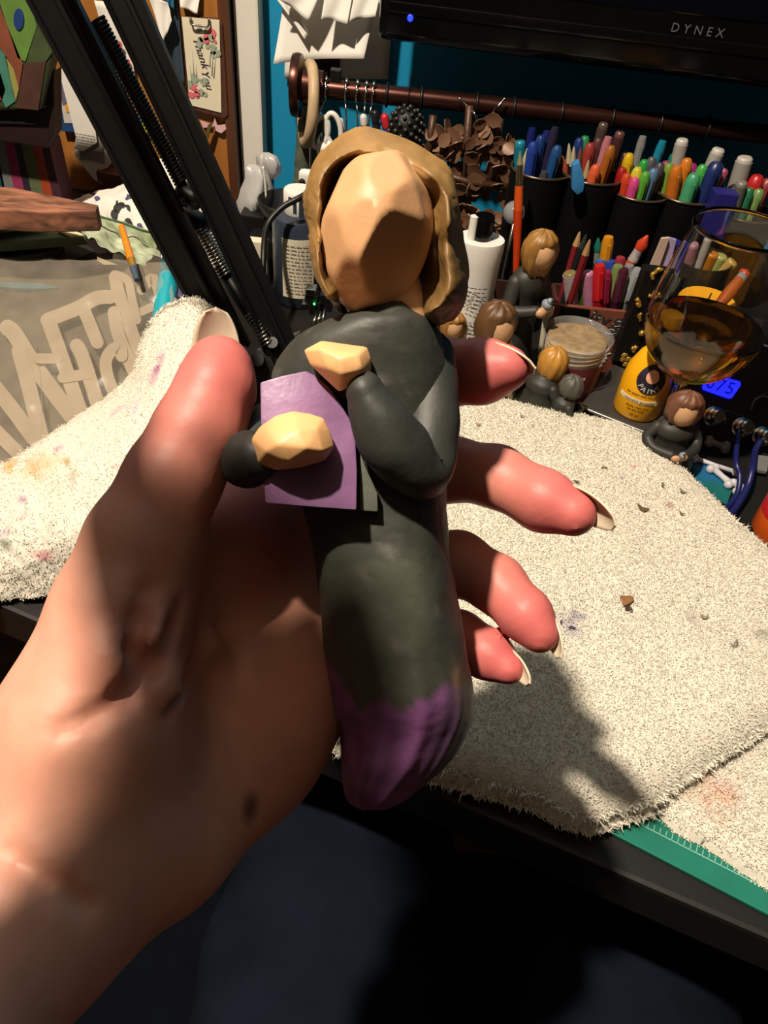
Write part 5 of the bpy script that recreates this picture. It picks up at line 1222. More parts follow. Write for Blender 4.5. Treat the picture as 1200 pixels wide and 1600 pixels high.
ec = Y(903, 282, CUPY-.040); er = thing('blue_eraser', 'sky blue wedge eraser on the rim of the mixed pen cup', 'eraser', ec)
obj('eraser_body', bevel(prism([Y(x, y, CUPY-.044) for x, y in ((894, 258), (906, 252), (914, 284), (912, 300), (902, 306), (893, 296))], (0, 1, 0), .010), .002), cm('2f74a8', .5), er, True, auto=40)
c3 = mesh_cup(999, 296, 'black mesh cup holding a rainbow of bright markers')
for k, x, y, dy, hx, lb in [
    ('marker', 984, 240, .004, ('b89a10', 'e0b81a'), 'golden yellow marker in the rainbow pen cup'), ('marker', 973, 262, -.006, ('8a1418', 'a81a1e'), 'deep red marker at the edge of the rainbow pen cup'), ('marker', 980, 272, -.014, ('b02c14', 'd04420'), 'vermilion marker in the rainbow pen cup'),
    ('marker', 997, 262, -.012, ('c0a820', 'd8cc3a'), 'lemon yellow marker in the rainbow pen cup'), ('marker', 993, 278, -.020, ('b02868', 'd84a8c'), 'hot pink marker at the front of the rainbow pen cup'), ('marker', 1008, 250, .004, ('1c7a2c', '2aa040'), 'emerald green marker in the rainbow pen cup'),
    ('marker', 1010, 269, -.018, ('2c6c20', '58a834'), 'grass green marker in the rainbow pen cup'), ('pen', 1036, 220, .010, ('0e6a88', '1488aa'), 'long turquoise pen leaning out of the rainbow pen cup'), ('marker', 1020, 246, .004, ('3a3a40', '55555c'), 'smoke grey marker in the rainbow pen cup'),
    ('marker', 1023, 264, -.012, ('34485c', '5a80a8'), 'dusty blue marker in the rainbow pen cup'), ('marker', 1033, 255, -.006, ('30303a', '4a4854'), 'charcoal marker in the rainbow pen cup'), ('marker', 977, 238, .014, ('30141c', '3c1a24'), 'dark wine marker at the back of the rainbow pen cup'),
    ('pen', 1005, 213, .016, ('101218', '8a8a8a'), 'black pen with a pale button behind the rainbow pen cup')]:
    in_cup(c3, k, x, y, dy, hx, lb, 'markers in the third mesh cup')
c4 = mesh_cup(1072, 300, 'black mesh cup of orange and green markers with white felt pens')
for k, x, y, dy, hx, lb, ft in [
    ('marker', 1058, 260, -.016, ('b05814', 'd07420'), 'burnt orange marker at the front of the orange and green cup', 1.15), ('marker', 1075, 248, -.006, ('b86018', 'dc801e'), 'light orange marker in the orange and green cup', 1.1), ('marker', 1083, 256, -.002, ('6a1c50', 'a8287a'), 'magenta marker in the orange and green cup', 1.1),
    ('felt', 1067, 217, .010, ('b0aca4', 'd0ccc4'), 'upright white felt pen in the orange and green cup', .9), ('felt', 1124, 232, .008, ('b4b0a8', 'd4d0c8'), 'leaning white felt pen in the orange and green cup', .95), ('marker', 1086, 272, -.022, ('2a7a52', '48a878'), 'mint green marker at the front of the orange and green cup', 1.25),
    ('marker', 1100, 258, -.006, ('2c8c30', '46b048'), 'bright green marker in the orange and green cup', 1.1), ('marker', 1055, 240, .012, ('0e5a50', '1c7a6c'), 'sea green marker in the orange and green cup', 1.1), ('marker', 1046, 256, .002, ('4a6a20', '7aa03a'), 'olive lime marker in the orange and green cup', 1.0),
    ('marker', 1041, 252, .010, ('5a2240', '9a3a70'), 'plum pink marker at the edge of the orange and green cup', 1.0), ('marker', 1122, 254, -.010, ('10183c', '1c2c66'), 'fat navy marker in the orange and green cup', 1.5), ('marker', 1134, 264, .004, ('702848', 'b04a74'), 'rose pink marker beside the navy one', 1.0)]:
    in_cup(c4, k, x, y, dy, hx, lb, 'markers in the fourth mesh cup', ft)
c5 = mesh_cup(1163, 328, 'black mesh cup at the edge of view with a thick white felt pen', .034)
for k, x, y, dy, hx, lb, ft in [
    ('felt', 1165, 245, .004, ('a8a49c', 'ccc8c0'), 'thick white felt pen standing tallest in the last cup', 1.15), ('marker', 1150, 290, -.010, ('101010', '1a1816'), 'fat black marker in the last cup', 1.5), ('marker', 1185, 274, .0, ('a81a1c', 'c8282a'), 'scarlet marker lying over the last cup', 1.4),
    ('marker', 1172, 294, -.016, ('14583c', '2a7a54'), 'bottle green marker in the last cup', 1.0), ('marker', 1188, 296, -.012, ('3c6a28', '7a9a58'), 'pale green capped marker in the last cup', 1.1), ('felt', 1160, 284, -.020, ('6a665e', '8a867c'), 'short grey felt tube at the front of the last cup', .8), ('marker', 1130, 268, .012, ('1a4458', '2c6a84'), 'teal blue marker behind the last cup', 1.0), ('marker', 1202, 280, .012, ('702830', '9c3c44'), 'dusty red marker at the far edge of the last cup', 1.2)]:
    in_cup(c5, k, x, y, dy, hx, lb, 'markers in the fifth mesh cup', ft)
solo('blue_box', rbox(Y(1120, 335, .74), (.022, .018, .045), .001), cm('1c1c66', .5), 'small indigo box between the last two mesh cups', 'box', smooth=False)

# open pen box with painted lettering, full of pens
SY = .615; sb0, sb1 = Y(862, 560, SY), Y(985, 590, SY)
sbx = thing('lettered_pen_box', 'rust brown open box with dark scrolled lettering holding pens', 'box', ((Y(922, 520, SY)[0]), SY, 0))
fp = [Y(864, 474, SY), Y(986, 490, SY), Y(958, 586, SY), Y(842, 580, SY)]; fp[2][2] = fp[3][2] = .001
ztop = (fp[0][2]+fp[1][2])/2; fp[0][2] = fp[1][2] = ztop
obj('front_board', bevel(prism(fp, (0, 1, 0), .004), .0006), cm('6e3a2a', .6, var=.2), sbx, False)
xl, xr = fp[3][0]+.004, fp[2][0]-.002
obj('box_wall', merge([box((xl, SY+.03, ztop*.45), (.003, .05, ztop*.9)), box((xr, SY+.03, ztop*.45), (.003, .05, ztop*.9)), box(((xl+xr)/2, SY+.055, ztop*.45), (xr-xl, .003, ztop*.9)), box(((xl+xr)/2, SY+.03, .003), (xr-xl, .05, .003))]), cm('3a1e18', .6), sbx, False)
obj('dark_window', prism([Y(x, y, SY-.0006) for x, y in ((876, 478), (922, 484), (918, 502), (872, 498))], (0, -1, 0), .0006), M['blackg'], sbx, False)
for s, x, y, sz, col, off in (('ity', 934, 497, .020, 'ink', 0), ('g', 964, 502, .024, 'ink', 0), ('ity', 933, 498.5, .020, 'inkw', .0004), ('g', 963, 504, .024, 'inkw', .0004), ('l', 957, 526, .020, 'ink', 0), ('k', 946, 553, .016, 'inkw', 0)):
    obj('lettering', decal(text_mesh(s, sz, .0001, shear=.25, bold=(.0002 if col == 'ink' else 0)), x, y, SY-.0008+off*.5, 10), M[col], sbx, False, fix=False, kind='stuff')
obj('painted_figure', merge([decal(lathe([(.0022*s, 0), (.002*s, .0003)], 10), x, y, SY-.0006) if False else prism([Y(x+s*5*math.cos(k), y+s*6*math.sin(k), SY-.0004) for k in np.linspace(0, 2*np.pi, 12, endpoint=False)], (0, -1, 0), .0005) for x, y, s in ((942, 562, .8), (938, 572, .7))]), M['inkw'], sbx, False, kind='stuff')
obj('orange_patch', prism([Y(x, y, SY-.0004) for x, y in ((932, 576), (938, 578), (934, 586), (928, 584))], (0, -1, 0), .0005), cm('b05a30', .6), sbx, False)
pbx_c = (np.array([(xl+xr)/2, SY+.03, 0]), ztop*.92, .036)
def boxpen(kind, x0, y0, x1, y1, yy, hx, lb, fat=1.0, name=None):
    A = Y(x0, y0, yy); B = Y(x1, y1, yy); d = (A-B); A = B+d*max(1.0, (B[2]-.008)/max(B[2]-A[2], .004)); A[0] = np.clip(A[0], xl+.008, xr-.008)
    return pen(kind, A, B, hx, lb, 'pens in the lettered box', fat=fat, name=name)
boxpen('pencil', 880, 430, 906, 362, SY+.045, ('8c2430', 'c49a68'), 'red pencil with a bare wood point rising above the lettered box')
boxpen('pencil', 878, 434, 916, 366, SY+.042, ('1a2420', '2a3430'), 'dark slate pencil crossing behind the red one')
boxpen('pencil', 872, 440, 922, 374, SY+.012, ('7c2028', 'b48a5c'), 'maroon pencil leaning to the tall figurine')
boxpen('brush', 928, 470, 935, 372, SY+.045, ('0f5248', '8a8a80', '1c7464'), 'dark green brush in the lettered box')
boxpen('pen', 936, 470, 951, 370, SY+.038, (clearp, 'd8901c'), 'clear pen with an amber clip cap in the lettered box', 1.2)
boxpen('felt', 920, 475, 918, 424, SY+.018, ('c080a0', 'c88aac'), 'pale pink pen in the lettered box', .75)
boxpen('pen', 934, 475, 937, 414, SY+.014, ('a81420', 'c81c24'), 'bright red pen in the lettered box', 1.25)
boxpen('pen', 944, 475, 947, 424, SY+.016, ('7a1236', '8a1a40'), 'crimson gel pen in the lettered box', 1.2)
boxpen('pen', 938, 470, 938, 406, SY+.034, ('1c3a70', '2c6cb0'), 'blue capped pen in the lettered box', 1.1)
boxpen('pen', 950, 470, 954, 408, SY+.030, ('24307a', '2c48a8'), 'royal blue capped pen in the lettered box', 1.1)
boxpen('felt', 908, 470, 908, 432, SY+.022, ('4a6420', '5a7a28'), 'olive green pen in the lettered box', .8)
boxpen('felt', 894, 470, 890, 425, SY+.020, (clearp, '8a7a4a'), 'clear tube with a tan end in the lettered box', .9)
boxpen('pen', 957, 478, 966, 415, SY+.020, ('5c2030', '7a8a50'), 'wine pen with an olive cap in the lettered box', 1.2)
boxpen('pen', 966, 478, 975, 420, SY+.016, ('3a1226', '4a1a30'), 'dark plum pen in the lettered box', 1.2)
boxpen('pen', 962, 478, 970, 402, SY+.040, ('5a1a24', 'a03040'), 'rose red pen in the lettered box', 1.1)
boxpen('pen', 972, 478, 984, 414, SY+.032, ('6a6a70', '8a8c92'), 'grey clear pen in the lettered box', 1.1)
boxpen('pen', 975, 482, 998, 420, SY+.020, ('7a8084', '9aa0a2'), 'silver grey pen leaning at the end of the lettered box', 1.2)
boxpen('brush', 980, 420, 1012, 368, SY+.045, ('c84a24', clearp, 'd0401c'), 'orange-ended clear brush leaning out of the lettered box', 1.5)

# black box with gold ornament, standing aslant; cards and cup behind the glass
gb = thing('ornate_black_box', 'tall black box with gold scroll ornament beside the lettered box', 'box', np.array([*Y(968, 600, .600)[:2], .001]))
gp = [Y(1008, 420, .602), Y(1055, 428, .602), Y(1005, 600, .602), Y(948, 590, .602)]; gp[2][2] = gp[3][2] = .0225; gp[0][2] = gp[1][2] = (gp[0][2]+gp[1][2])/2
obj('box_body', bevel(prism(gp, (0, 1, 0), .012), .001), M['black'], gb, False)
gold = []
for seed in range(7):
    r = random.Random(seed); x, y = 985+8*seed*.6+r.uniform(-4, 4), 570-seed*22; P = []
    for i in range(7): x += r.uniform(-4, 6); y += r.uniform(-7, 4); P.append(Y(x, y, .6008))
    gold.append(tube(smooth_pts(P, 4), r.uniform(.0010, .0022), 6))
for x, y in ((976, 556), (982, 562), (978, 570), (986, 575), (974, 562)): gold.append(ellipsoid(Y(x, y, .6012), (.0034, .0012, .0030), 8, 6))
obj('gold_ornament', merge(gold), M['brass'], gb, kind='stuff')
cdk = thing('card_stack', 'cream and lilac cards standing behind the rim of the wine glass', 'card', Y(1030, 430, .64))
obj('cream_card', prism([Y(x, y, .650) for x, y in ((1034, 373), (1046, 372), (1022, 440), (1008, 434))], (0, 1, 0), .003), cm('b39a8c', .7), cdk, False)
obj('lilac_card', prism([Y(x, y, .654) for x, y in ((1046, 372), (1057, 375), (1040, 440), (1022, 440))], (0, 1, 0), .003), cm('9a8cb0', .7), cdk, False)
obj('indigo_card', prism([Y(x, y, .658) for x, y in ((1057, 375), (1068, 380), (1050, 440), (1040, 440))], (0, 1, 0), .003), cm('24248a', .6), cdk, False)
obj('card_holder', prism([np.array([*q[:2], zz]) for q, zz in ((Y(1008, 430, .648), .075), (Y(1050, 436, .648), .075), (Y(1050, 436, .648), .001), (Y(1008, 430, .648), .001))], (0, 1, 0), .016), M['black'], cdk, False)
dc_c = Y(1084, 440, .70); dcup = thing('dark_tin', 'dark tin of stubs and brushes seen through the wine glass', 'tin', (dc_c[0], .70, 0)); dh = Y(1084, 402, .70)[2]
obj('tin_wall', lathe([(.026, 0), (.027, .002), (.028, dh), (.0265, dh), (.0255, .004), (.0005, .004)], 30), cm('24231f', .4), dcup, True, local=True, auto=50)
for k, x, y, dy, hx, lb, ft in (('felt', 1104, 371, -.004, ('b4b0aa', 'c4c0b8'), 'white stick seen through the wine glass', .6), ('felt', 1078, 380, -.006, ('a0707c', 'b08490'), 'pale pink stub in the dark tin', .8), ('felt', 1112, 396, .0, ('b0701c', 'c88024'), 'orange stub in the dark tin', 1.0),
                                ('felt', 1126, 400, .0, ('a0a860', 'b4bc74'), 'pale green stub in the dark tin', 1.0), ('felt', 1146, 410, -.006, ('b89a4a', 'c8aa58'), 'straw yellow stub in the dark tin', .9)):
    cx_ = (np.array([dc_c[0], .70, 0]), dh, .026); in_cup(cx_, k, x, y, dy, hx, lb, 'stubs in the dark tin', ft)
A, B = Y(1112, 490, .60), Y(1168, 424, .63); A = np.array([A[0], A[1], max(A[2], .055)])
pen('brush', A, B, ('a8501c', '8a8a8a', 'c03a2c'), 'red-tipped brush leaning right of the yellow roll', None, fat=1.6)
yr = thing('yellow_roll', 'fat amber yellow candle standing behind the wine glass', 'candle', np.array([*Y(1084, 520, .640)[:2], .001])); yz = Y(1082, 466, .640)[2]
obj('candle_body', lathe([(.026, 0), (.027, .002), (.027, yz-.002), (.0255, yz), (.010, yz-.003), (.0005, yz-.003)], 36), mat('amber_wax', 'd8981c', .45, var=.1, sss=.2), yr, True, local=True, auto=50)
obj('wick', tube([[0, 0, yz-.004], [.001, 0, yz+.006]], .0008, 6), M['ink'], yr, local=True)

# ---------------------------------------------------------------- small carved figurines
hairb, hairg, hairk = mat('brown_hair_paint', '5a3d22', .45, var=.25, vscale=120), mat('ochre_hair_paint', '8f6630', .45, var=.25, vscale=120), mat('grey_hair_paint', '4c4a42', .5, var=.25, vscale=120)
faced, gown, cream, greyp = mat('small_skin_paint', 'b9906a', .5, var=.1, vscale=120), mat('small_gown_paint', '2c2c27', .55, var=.25, vscale=120), mat('cream_dress_paint', 'b5a684', .6, var=.12, vscale=120), mat('grey_bird_paint', '7f8a90', .5)
def rot(z): c, s = math.cos(z), math.sin(z); return np.array([[c, -s, 0], [s, c, 0], [0, 0, 1]])
def small_fig(loc, h, yaw, label, dress, hair, bow=.25, kind='stand', hold=None, locks='long', face=True, skin=None):
    """front looks along local -y; parts in local units of the standing height"""
    skin = skin or faced
    t = thing('small_figurine', label, 'figurine', loc, Matrix.Rotation(yaw, 3, 'Z').to_quaternion(), 'small carved figurines')
    S = h
    if kind == 'stand': prof = [(.15, 0), (.155, .02), (.135, .15), (.108, .35), (.095, .50), (.10, .58), (.118, .66), (.108, .72), (.065, .765), (.042, .80)]; sh, hd, hr = .70, .885, .105
    else: prof = [(.34, 0), (.36, .05), (.32, .18), (.22, .34), (.19, .46), (.21, .54), (.18, .62), (.08, .68), (.07, .70)]; sh, hd, hr = .58, .82, .175
    R = []
    for i, (r, z) in enumerate(prof):
        a = np.linspace(0, 2*np.pi, 28, endpoint=False); k = 1+.05*np.sin(a*6+z*4)*(z < sh*.7); R.append(np.stack([r*k*np.cos(a)*S, r*k*.82*np.sin(a)*S, np.full(28, z*S)], 1))
    R = np.array(R); obj('gown', ringgrid(crgrid(np.concatenate([R, R[:, :1]], 1), 29, 34)[:, :28]), dress, t, True, local=True)
    hc = np.array([0, -bow*hr*1.1, hd])*S; fr = hr*.86*S
    obj('head', ellipsoid(hc+np.array([0, -hr*.16*S, -hr*.10*S]), (fr*.86, fr*.9, fr*1.08), 18, 12), skin, t, True, local=True)
    # hair shell: covers top and back, open at the face
    th = np.linspace(0, np.pi, 22); ph_ = np.linspace(0, 2*np.pi, 32, endpoint=False); R = []
    for q in th:
        d = np.stack([np.sin(q)*np.cos(ph_), np.sin(q)*np.sin(ph_), np.full(32, np.cos(q))], 1)
        front = np.clip(-d[:, 1], 0, 1); op = np.clip((front-.45)/.2, 0, 1)*np.clip((.62-d[:, 2])/.25, 0, 1)*(1 if face else 0)
        lock = 1+.06*np.sin(ph_*9+q*3); dn = 1.0
        r = hr*S*(1.04*lock-.30*op); P = d*r[:, None]*np.array([1, 1, 1.1])
        if locks == 'long': P[:, 2] -= np.clip(-d[:, 2], 0, 1)*hr*.55*S*(front < .4)
        R.append(P+hc)
    obj('hair', ringgrid(np.array(R)), hair, t, True, local=True)
    hz = sh*S*(.78 if kind == 'stand' else .72); hy = -(.17 if kind == 'stand' else .30)*S
    w_ = .108 if kind == 'stand' else .20
    for s in (-1, 1):
        P = smooth_pts(np.array([[s*w_*.92*S, 0, sh*S*.97], [s*w_*1.28*S, -.03*S, sh*S*.78], [s*w_*1.05*S, hy*.5, hz*.96], [s*w_*.35*S, hy*.95, hz*1.02]]), 4)
        obj('sleeve', capsule(P, np.linspace(.050, .036, len(P))*S*(1 if kind == 'stand' else 1.35), 10, 4), dress, t, True, local=True)
        obj('hand', ellipsoid((s*w_*.16*S, hy*1.12, hz*1.04+.01*S*s), (.040*S*(1 if kind == 'stand' else 1.3), .030*S, .032*S*(1 if kind == 'stand' else 1.2)), 10, 7), skin, t, True, local=True)
    if hold == 'bird':
        b = obj('grey_bird', merge([ellipsoid((.01*S, hy*1.15, hz*1.04+.045*S), (.030*S, .038*S, .032*S), 12, 8), ellipsoid((.012*S, hy*1.1-.026*S, hz*1.04+.075*S), (.020*S,)*3, 10, 7)]), greyp, t, True, local=True)
        obj('beak', lathe([(.006*S, 0), (.0005, .018*S)], 8), M['ink'], t, True, local=True).location = (.012*S, hy*1.1-.045*S, hz*1.04+.075*S)
    return t
def fig_at(px, py, y, *args, **k):
    """a figurine on the desk whose crown is seen at px, py when it stands at distance y"""
    q = Y(px, py, y); return small_fig(np.array([q[0], y, 0.]), q[2]*.985, *args, **k)
fig_at(846, 353, .598, .55, 'tallest small figurine, ochre hair, black gown, cradling a grey bird', gown, hairg, .35, 'stand', 'bird')
fig_at(778, 470, .548, .7, 'seated figurine with long brown hair seen behind the forefinger', cream, hairb, .2, 'sit', None)
fig_at(709, 484, .590, .3, 'pale figurine half hidden behind the squeeze tube', cream, hairg, .4, 'sit', None)
fig_at(860, 548, .528, 2.3, 'kneeling figurine with golden hair and black gown in front of the twine jar', gown, mat('golden_hair_paint', 'ab7a32', .4, var=.2, vscale=120), .6, 'sit', None, 'long', False)
fig_at(892, 588, .515, 1.9, 'smallest figurine, grey hooded head, beside the grey tin', gown, hairk, .3, 'sit', None, 'short', False)
fig_at(1080, 611, .478, .05, 'figurine with scalloped brown bob and black gown holding a tiny grey book', gown, mat('bob_hair_paint', '6a4430', .5, var=.2, vscale=120), .1, 'sit', 'bird', 'short')

# twine jar with a red label
jy = .572; jt = Y(904, 524, jy); j0 = np.array([jt[0], jy, 0.0]); jz = jt[2]; ph = facing(j0)
tj = thing('twine_jar', 'clear tub of jute twine with a dark red and green label', 'jar', j0); r0, r1 = .0225, .0272
obj('twine_ball', lathe([(r0-.002, .004), (r0-.001, .012)]+[(r0+(r1-r0)*.2+(r1-r0)*.7*i/18+(.0007 if i % 2 else -.0004)-.001, .012+(jz-.014)*i/18) for i in range(19)]+[(r1*.7, jz-.001), (r1*.25, jz-.004), (.0006, jz-.004)], 36), mat('jute', '8c7656', .9, var=.3, vscale=160, bump=.6, bscale=500), tj, True, local=True)
obj('loose_twine', merge([tube(np.stack([(r1-.002)*np.cos(np.linspace(0, 5.2, 40)+i), (r1-.002)*np.sin(np.linspace(0, 5.2, 40)+i), jz-.004-.0035*i+.0012*np.sin(np.linspace(0, 9, 40)+i)], 1), .0011, 5) for i in range(4)]), mat('pale_jute', 'ab9470', .9, var=.2), tj, True, local=True, kind='stuff')
lab = [(r0+(r1-r0)*.1+.0030, .006), (r0+(r1-r0)*.70+.0034, jz*.74)]
def strip(a0, a1, l, n=24):
    a = np.linspace(a0, a1, n); G_ = np.array([[(r*math.cos(k), r*math.sin(k), z) for k in a] for r, z in l]); V, Fc = G_.reshape(-1, 3), [(j, j+1, n+j+1, n+j) for j in range(n-1)]; return V, Fc
obj('red_label', strip(ph-.50, ph+.95, lab), cm('6a2428', .5), tj, True, local=True)
obj('green_label', strip(ph-1.35, ph-.50, lab), cm('1d4a2a', .5), tj, True, local=True)
obj('orange_edge', strip(ph+.95, ph+1.2, lab), cm('8a5228', .5), tj, True, local=True)
for i, (s, zf, sz) in enumerate((('recommandé pour', .60, .0048), ('jute twine', .50, .0052), ('for crafts and', .385, .0042), ('garden use', .335, .0042), ('100% natural', .285, .0042))):
    if i == 0: s = 'pour usages'
    Rr = r0+(r1-r0)*zf*.95+.0042; obj('label_print', wrap(text_mesh(s, sz, .0001), Rr, ph+.18, jz*zf), M['inkw'], tj, False, local=True, fix=False, kind='stuff')
obj('tub', lathe([(r0, .001), (r0+.0012, .003), (r1+.002, jz-.004), (r1+.003, jz+.002), (r1+.0022, jz+.002), (r1+.0012, jz-.004), (r0+.0006, .004)], 40, False), film('clear_tub', (220, 220, 215), .86, .06), tj, True, local=True, fix=False)
solo('white_leaf_card', prism([Y(x, y, .60) for x, y in ((854, 482), (866, 480), (864, 492), (856, 500), (845, 560), (840, 560), (848, 498))], (0, 1, 0), .002), M['paper2'], 'cream paper petal standing between the tall figurine and twine jar', 'paper', smooth=False)

# grey tin and the yellow paint bottle on it
TT = .0185
tp = [Z(925, 612, TT), Z(1010, 622, TT), Z(1008, 668, TT), Z(908, 632, TT)]
tn_ = thing('metal_tin', 'flat grey metal tin under the yellow paint bottle', 'tin', np.array([*np.mean(tp, 0)[:2], 0]))
q0, q1 = Z(905, 634, TT), Z(1030, 684, TT); dx = (q1-q0)/np.linalg.norm(q1-q0); dy_ = np.array([-dx[1], dx[0], 0])
tq = [q0, q0+dx*.092, q0+dx*.092+dy_*.085, q0+dy_*.085]
obj('tin_body', bevel(prism([np.array([p[0], p[1], .001]) for p in tq], (0, 0, 1), .011), .004, 3), mat('grey_tin', '55534f', .4, .7, var=.1), tn_, True, auto=40)
obj('tin_lid', bevel(prism([np.array([p[0], p[1], .0122])+(-dx-dy_ if False else 0) for p in tq], (0, 0, 1), .0063), .0028, 3), mat('grey_tin_lid', '5d5b57', .35, .7, var=.1), tn_, True, auto=40)
obj('bright_edge', tube([q0+np.array([0, 0, -.0020])-dy_*.0004, q0+dx*.092+np.array([0, 0, -.0020])-dy_*.0004], .0006, 6), M['steel'], tn_)
yb = np.array([*Z(993, 640, TT)[:2], TT+.0005]); ph = facing(yb); yh = .050
ybt = thing('yellow_paint_bottle', 'yellow craft paint bottle with a round dark emblem on the grey tin', 'bottle', yb)
obj('body', lathe([(.0185, 0), (.020, .0025), (.020, .030), (.0185, .042), (.013, .055), (.0085, .060)], 36), mat('yellow_plastic', 'e0a010', .3, var=.03), ybt, True, local=True, auto=60)
obj('cap', lathe([(.0095, .0605), (.0095, .080), (.0085, .082)], 24), M['white'], ybt, True, local=True, auto=40)
disc = []
a = np.linspace(0, 2*np.pi, 30, endpoint=False); 
def on_body(x, y, lift=.0005):
    R_ = np.interp(y, [0, .03, .042, .055], [.020, .020, .0185, .013]); k = ph+x/.02; return ((R_+lift)*math.cos(k), (R_+lift)*math.sin(k), y)
def body_disc(cx, cy, r_, lift):
    V = [on_body(cx, cy, lift)]; Fc = []
    for i, rr_ in enumerate((.34, .67, 1.0)):
        V += [on_body(cx+r_*rr_*math.cos(k), cy+r_*rr_*math.sin(k), lift) for k in a]
    for j in range(30): Fc.append((0, 1+j, 1+(j+1) % 30))
    for i in range(2):
        for j in range(30): p = 1+30*i; Fc.append((p+j, p+30+j, p+30+(j+1) % 30, p+(j+1) % 30))
    return V, Fc
obj('dark_emblem', body_disc(.004, .041, .0125, .0005), mat('navy_print', '1a1626', .5), ybt, True, local=True)
obj('pink_centre', body_disc(.004, .044, .0055, .0008), cm('d49a7c', .5), ybt, True, local=True)
lt = []
for i, ch in enumerate('PAINT'):
    k = -math.pi/2+(i-2)*.42; V, Fc = text_mesh(ch, .0058, .00005, bold=.00012); V = np.asarray(V); c_, s_ = math.cos(k+math.pi/2), math.sin(k+math.pi/2)
    X = V[:, 0]*c_-V[:, 1]*s_+.004+.0092*math.cos(k); Y_ = V[:, 0]*s_+V[:, 1]*c_+.041+.0092*math.sin(k)
    lt.append((np.array([on_body(x, y, .0010) for x, y in zip(X, Y_)]), Fc))
obj('emblem_lettering', merge(lt), M['inkw'], ybt, False, local=True, fix=False, kind='stuff')
obj('white_band', merge([wrap(box((x, 0, 0), (.0022, .0036, .0004)), .0202, ph, .0200-.0*x) for x in np.arange(-.018, .0181, .002)]), cm('d8cda8', .5), ybt, False, local=True)
obj('band_print', wrap(text_mesh('washable gouache', .0036, .00005), .0206, ph, .0200), mat('brown_print', '7a5a2a', .6), ybt, False, local=True, fix=False, kind='stuff')
obj('label_print', merge([wrap(text_mesh(s, z_, .00005), .0203, ph, y) for s, z_, y in (('for paper and wood', .0030, .0262), ('shake well and', .0032, .0145), ('let dry fully', .0032, .0112), ('59 ml', .0034, .0065))]), mat('dark_brown_print', '5a4410', .6), ybt, False, local=True, fix=False, kind='stuff')

# ---------------------------------------------------------------- wine glass
g0 = np.array([*Z(1021, 698, 0)[:2], 0.0]); wg = thing('wine_glass', 'stemmed glass half full of amber wine beside the yellow paint bottle', 'glass', g0)
oz = [(.0005, .0012), (.034, .0012), (.035, .0022), (.034, .0032), (.012, .0050), (.0052, .010), (.0042, .020), (.0040, .058), (.0052, .068), (.011, .0745), (.024, .083), (.036, .095), (.043, .110), (.0452, .124), (.0445, .140), (.0420, .160), (.0388, .180), (.0362, .200)]
GS = .955; O = smooth_pts(np.array(oz)*GS, 4)
inn = [(.0358, .2001), (.0382, .180), (.0414, .160), (.0439, .140), (.0446, .124), (.0423, .110), (.0352, .0956), (.0228, .0842), (.010, .0772), (.0005, .0758)]
I = smooth_pts(np.array(inn)*GS, 4)
obj('glass_body', lathe([tuple(p) for p in O]+[tuple(p) for p in I], 64, False), M['glass'], wg, True, local=True)
wl = .1235*GS; w_in = [p for p in I[::-1] if p[1] < wl]
wp2 = [(max(r+.00025, .0005), z-.00015) for r, z in w_in]+[(.0446*GS+.0002, wl), (.0436*GS, wl-.0004), (.030, wl-.0008), (.0005, wl-.0008)]
obj('wine', lathe(wp2, 64, False), M['wine'], wg, True, local=True)

# bench supply with a blue display and cables
F0, F1 = Z(1075, 716, .004), Z(1290, 770, .004)
fx = (F1-F0)/np.linalg.norm(F1-F0); fx[2] = 0; fx = np.array([1, .10, 0])/math.hypot(1, .10); fy = np.array([0, 0, 1.])
ps0 = np.array([*Y(1060, 690, .505)[:2], 0]); psx = np.array([1, .02, 0]); psx /= np.linalg.norm(psx); pn = np.array([.02, -1, 0]); 
ang_ = math.radians(52); pu = np.array([0, math.cos(ang_), math.sin(ang_)])        # the sloping front panel
PB = Y(1040, 700, .522); PB[2] = .004
PN = np.cross(np.array([1., 0, 0]), pu); PN = -PN if PN@(EYE-PB) < 0 else PN
def onpanel(px, py, off=0):
    v = ray(px, py); return EYE+v*((PN@(PB+PN*off-EYE))/(PN@v))
psu = thing('bench_supply', 'black bench power unit with a blue lit readout and metal jacks', 'power supply', np.array([PB[0]+.1, .56, .001]))
xL, xR = onpanel(1072, 640)[0], onpanel(1330, 700)[0]; Lp = .105
p_ = [np.array([xL, PB[1], PB[2]-.002]), np.array([xR, PB[1], PB[2]-.002]), np.array([xR, PB[1]+pu[1]*Lp, PB[2]+pu[2]*Lp]), np.array([xL, PB[1]+pu[1]*Lp, PB[2]+pu[2]*Lp])]
side = [p_[0], p_[3], p_[3]+[0, .02, 0], np.array([xL, p_[3][1]+.02, .002])]
obj('housing', bevel(prism(side, (1, 0, 0), xR-xL), .002), M['black'], psu, False)
def quad_panel(nm, pts, m, off, t=.0006): return obj(nm, prism([onpanel(x, y, off) for x, y in pts], PN, t), m, psu, False)
quad_panel('display', ((1109, 584), (1156, 596), (1157, 602), (1143, 622), (1138, 623), (1098, 609), (1097, 604)), mat('blue_backlight', '1010ff', .3, emit='1418ff', es=3.2), .0004)
dmesh = text_mesh('075', .0150, .0001, shear=.1, spacing=1.15); cx0 = onpanel(1125, 603, .0012); dxx = onpanel(1150, 611, .0012)-onpanel(1100, 596, .0012)
obj('display_digits', place(dmesh, cx0, dxx, pu), mat('lcd_ink', '050a60', .5, emit='0408a0', es=.6), psu, False, fix=False)
panel_lines = []
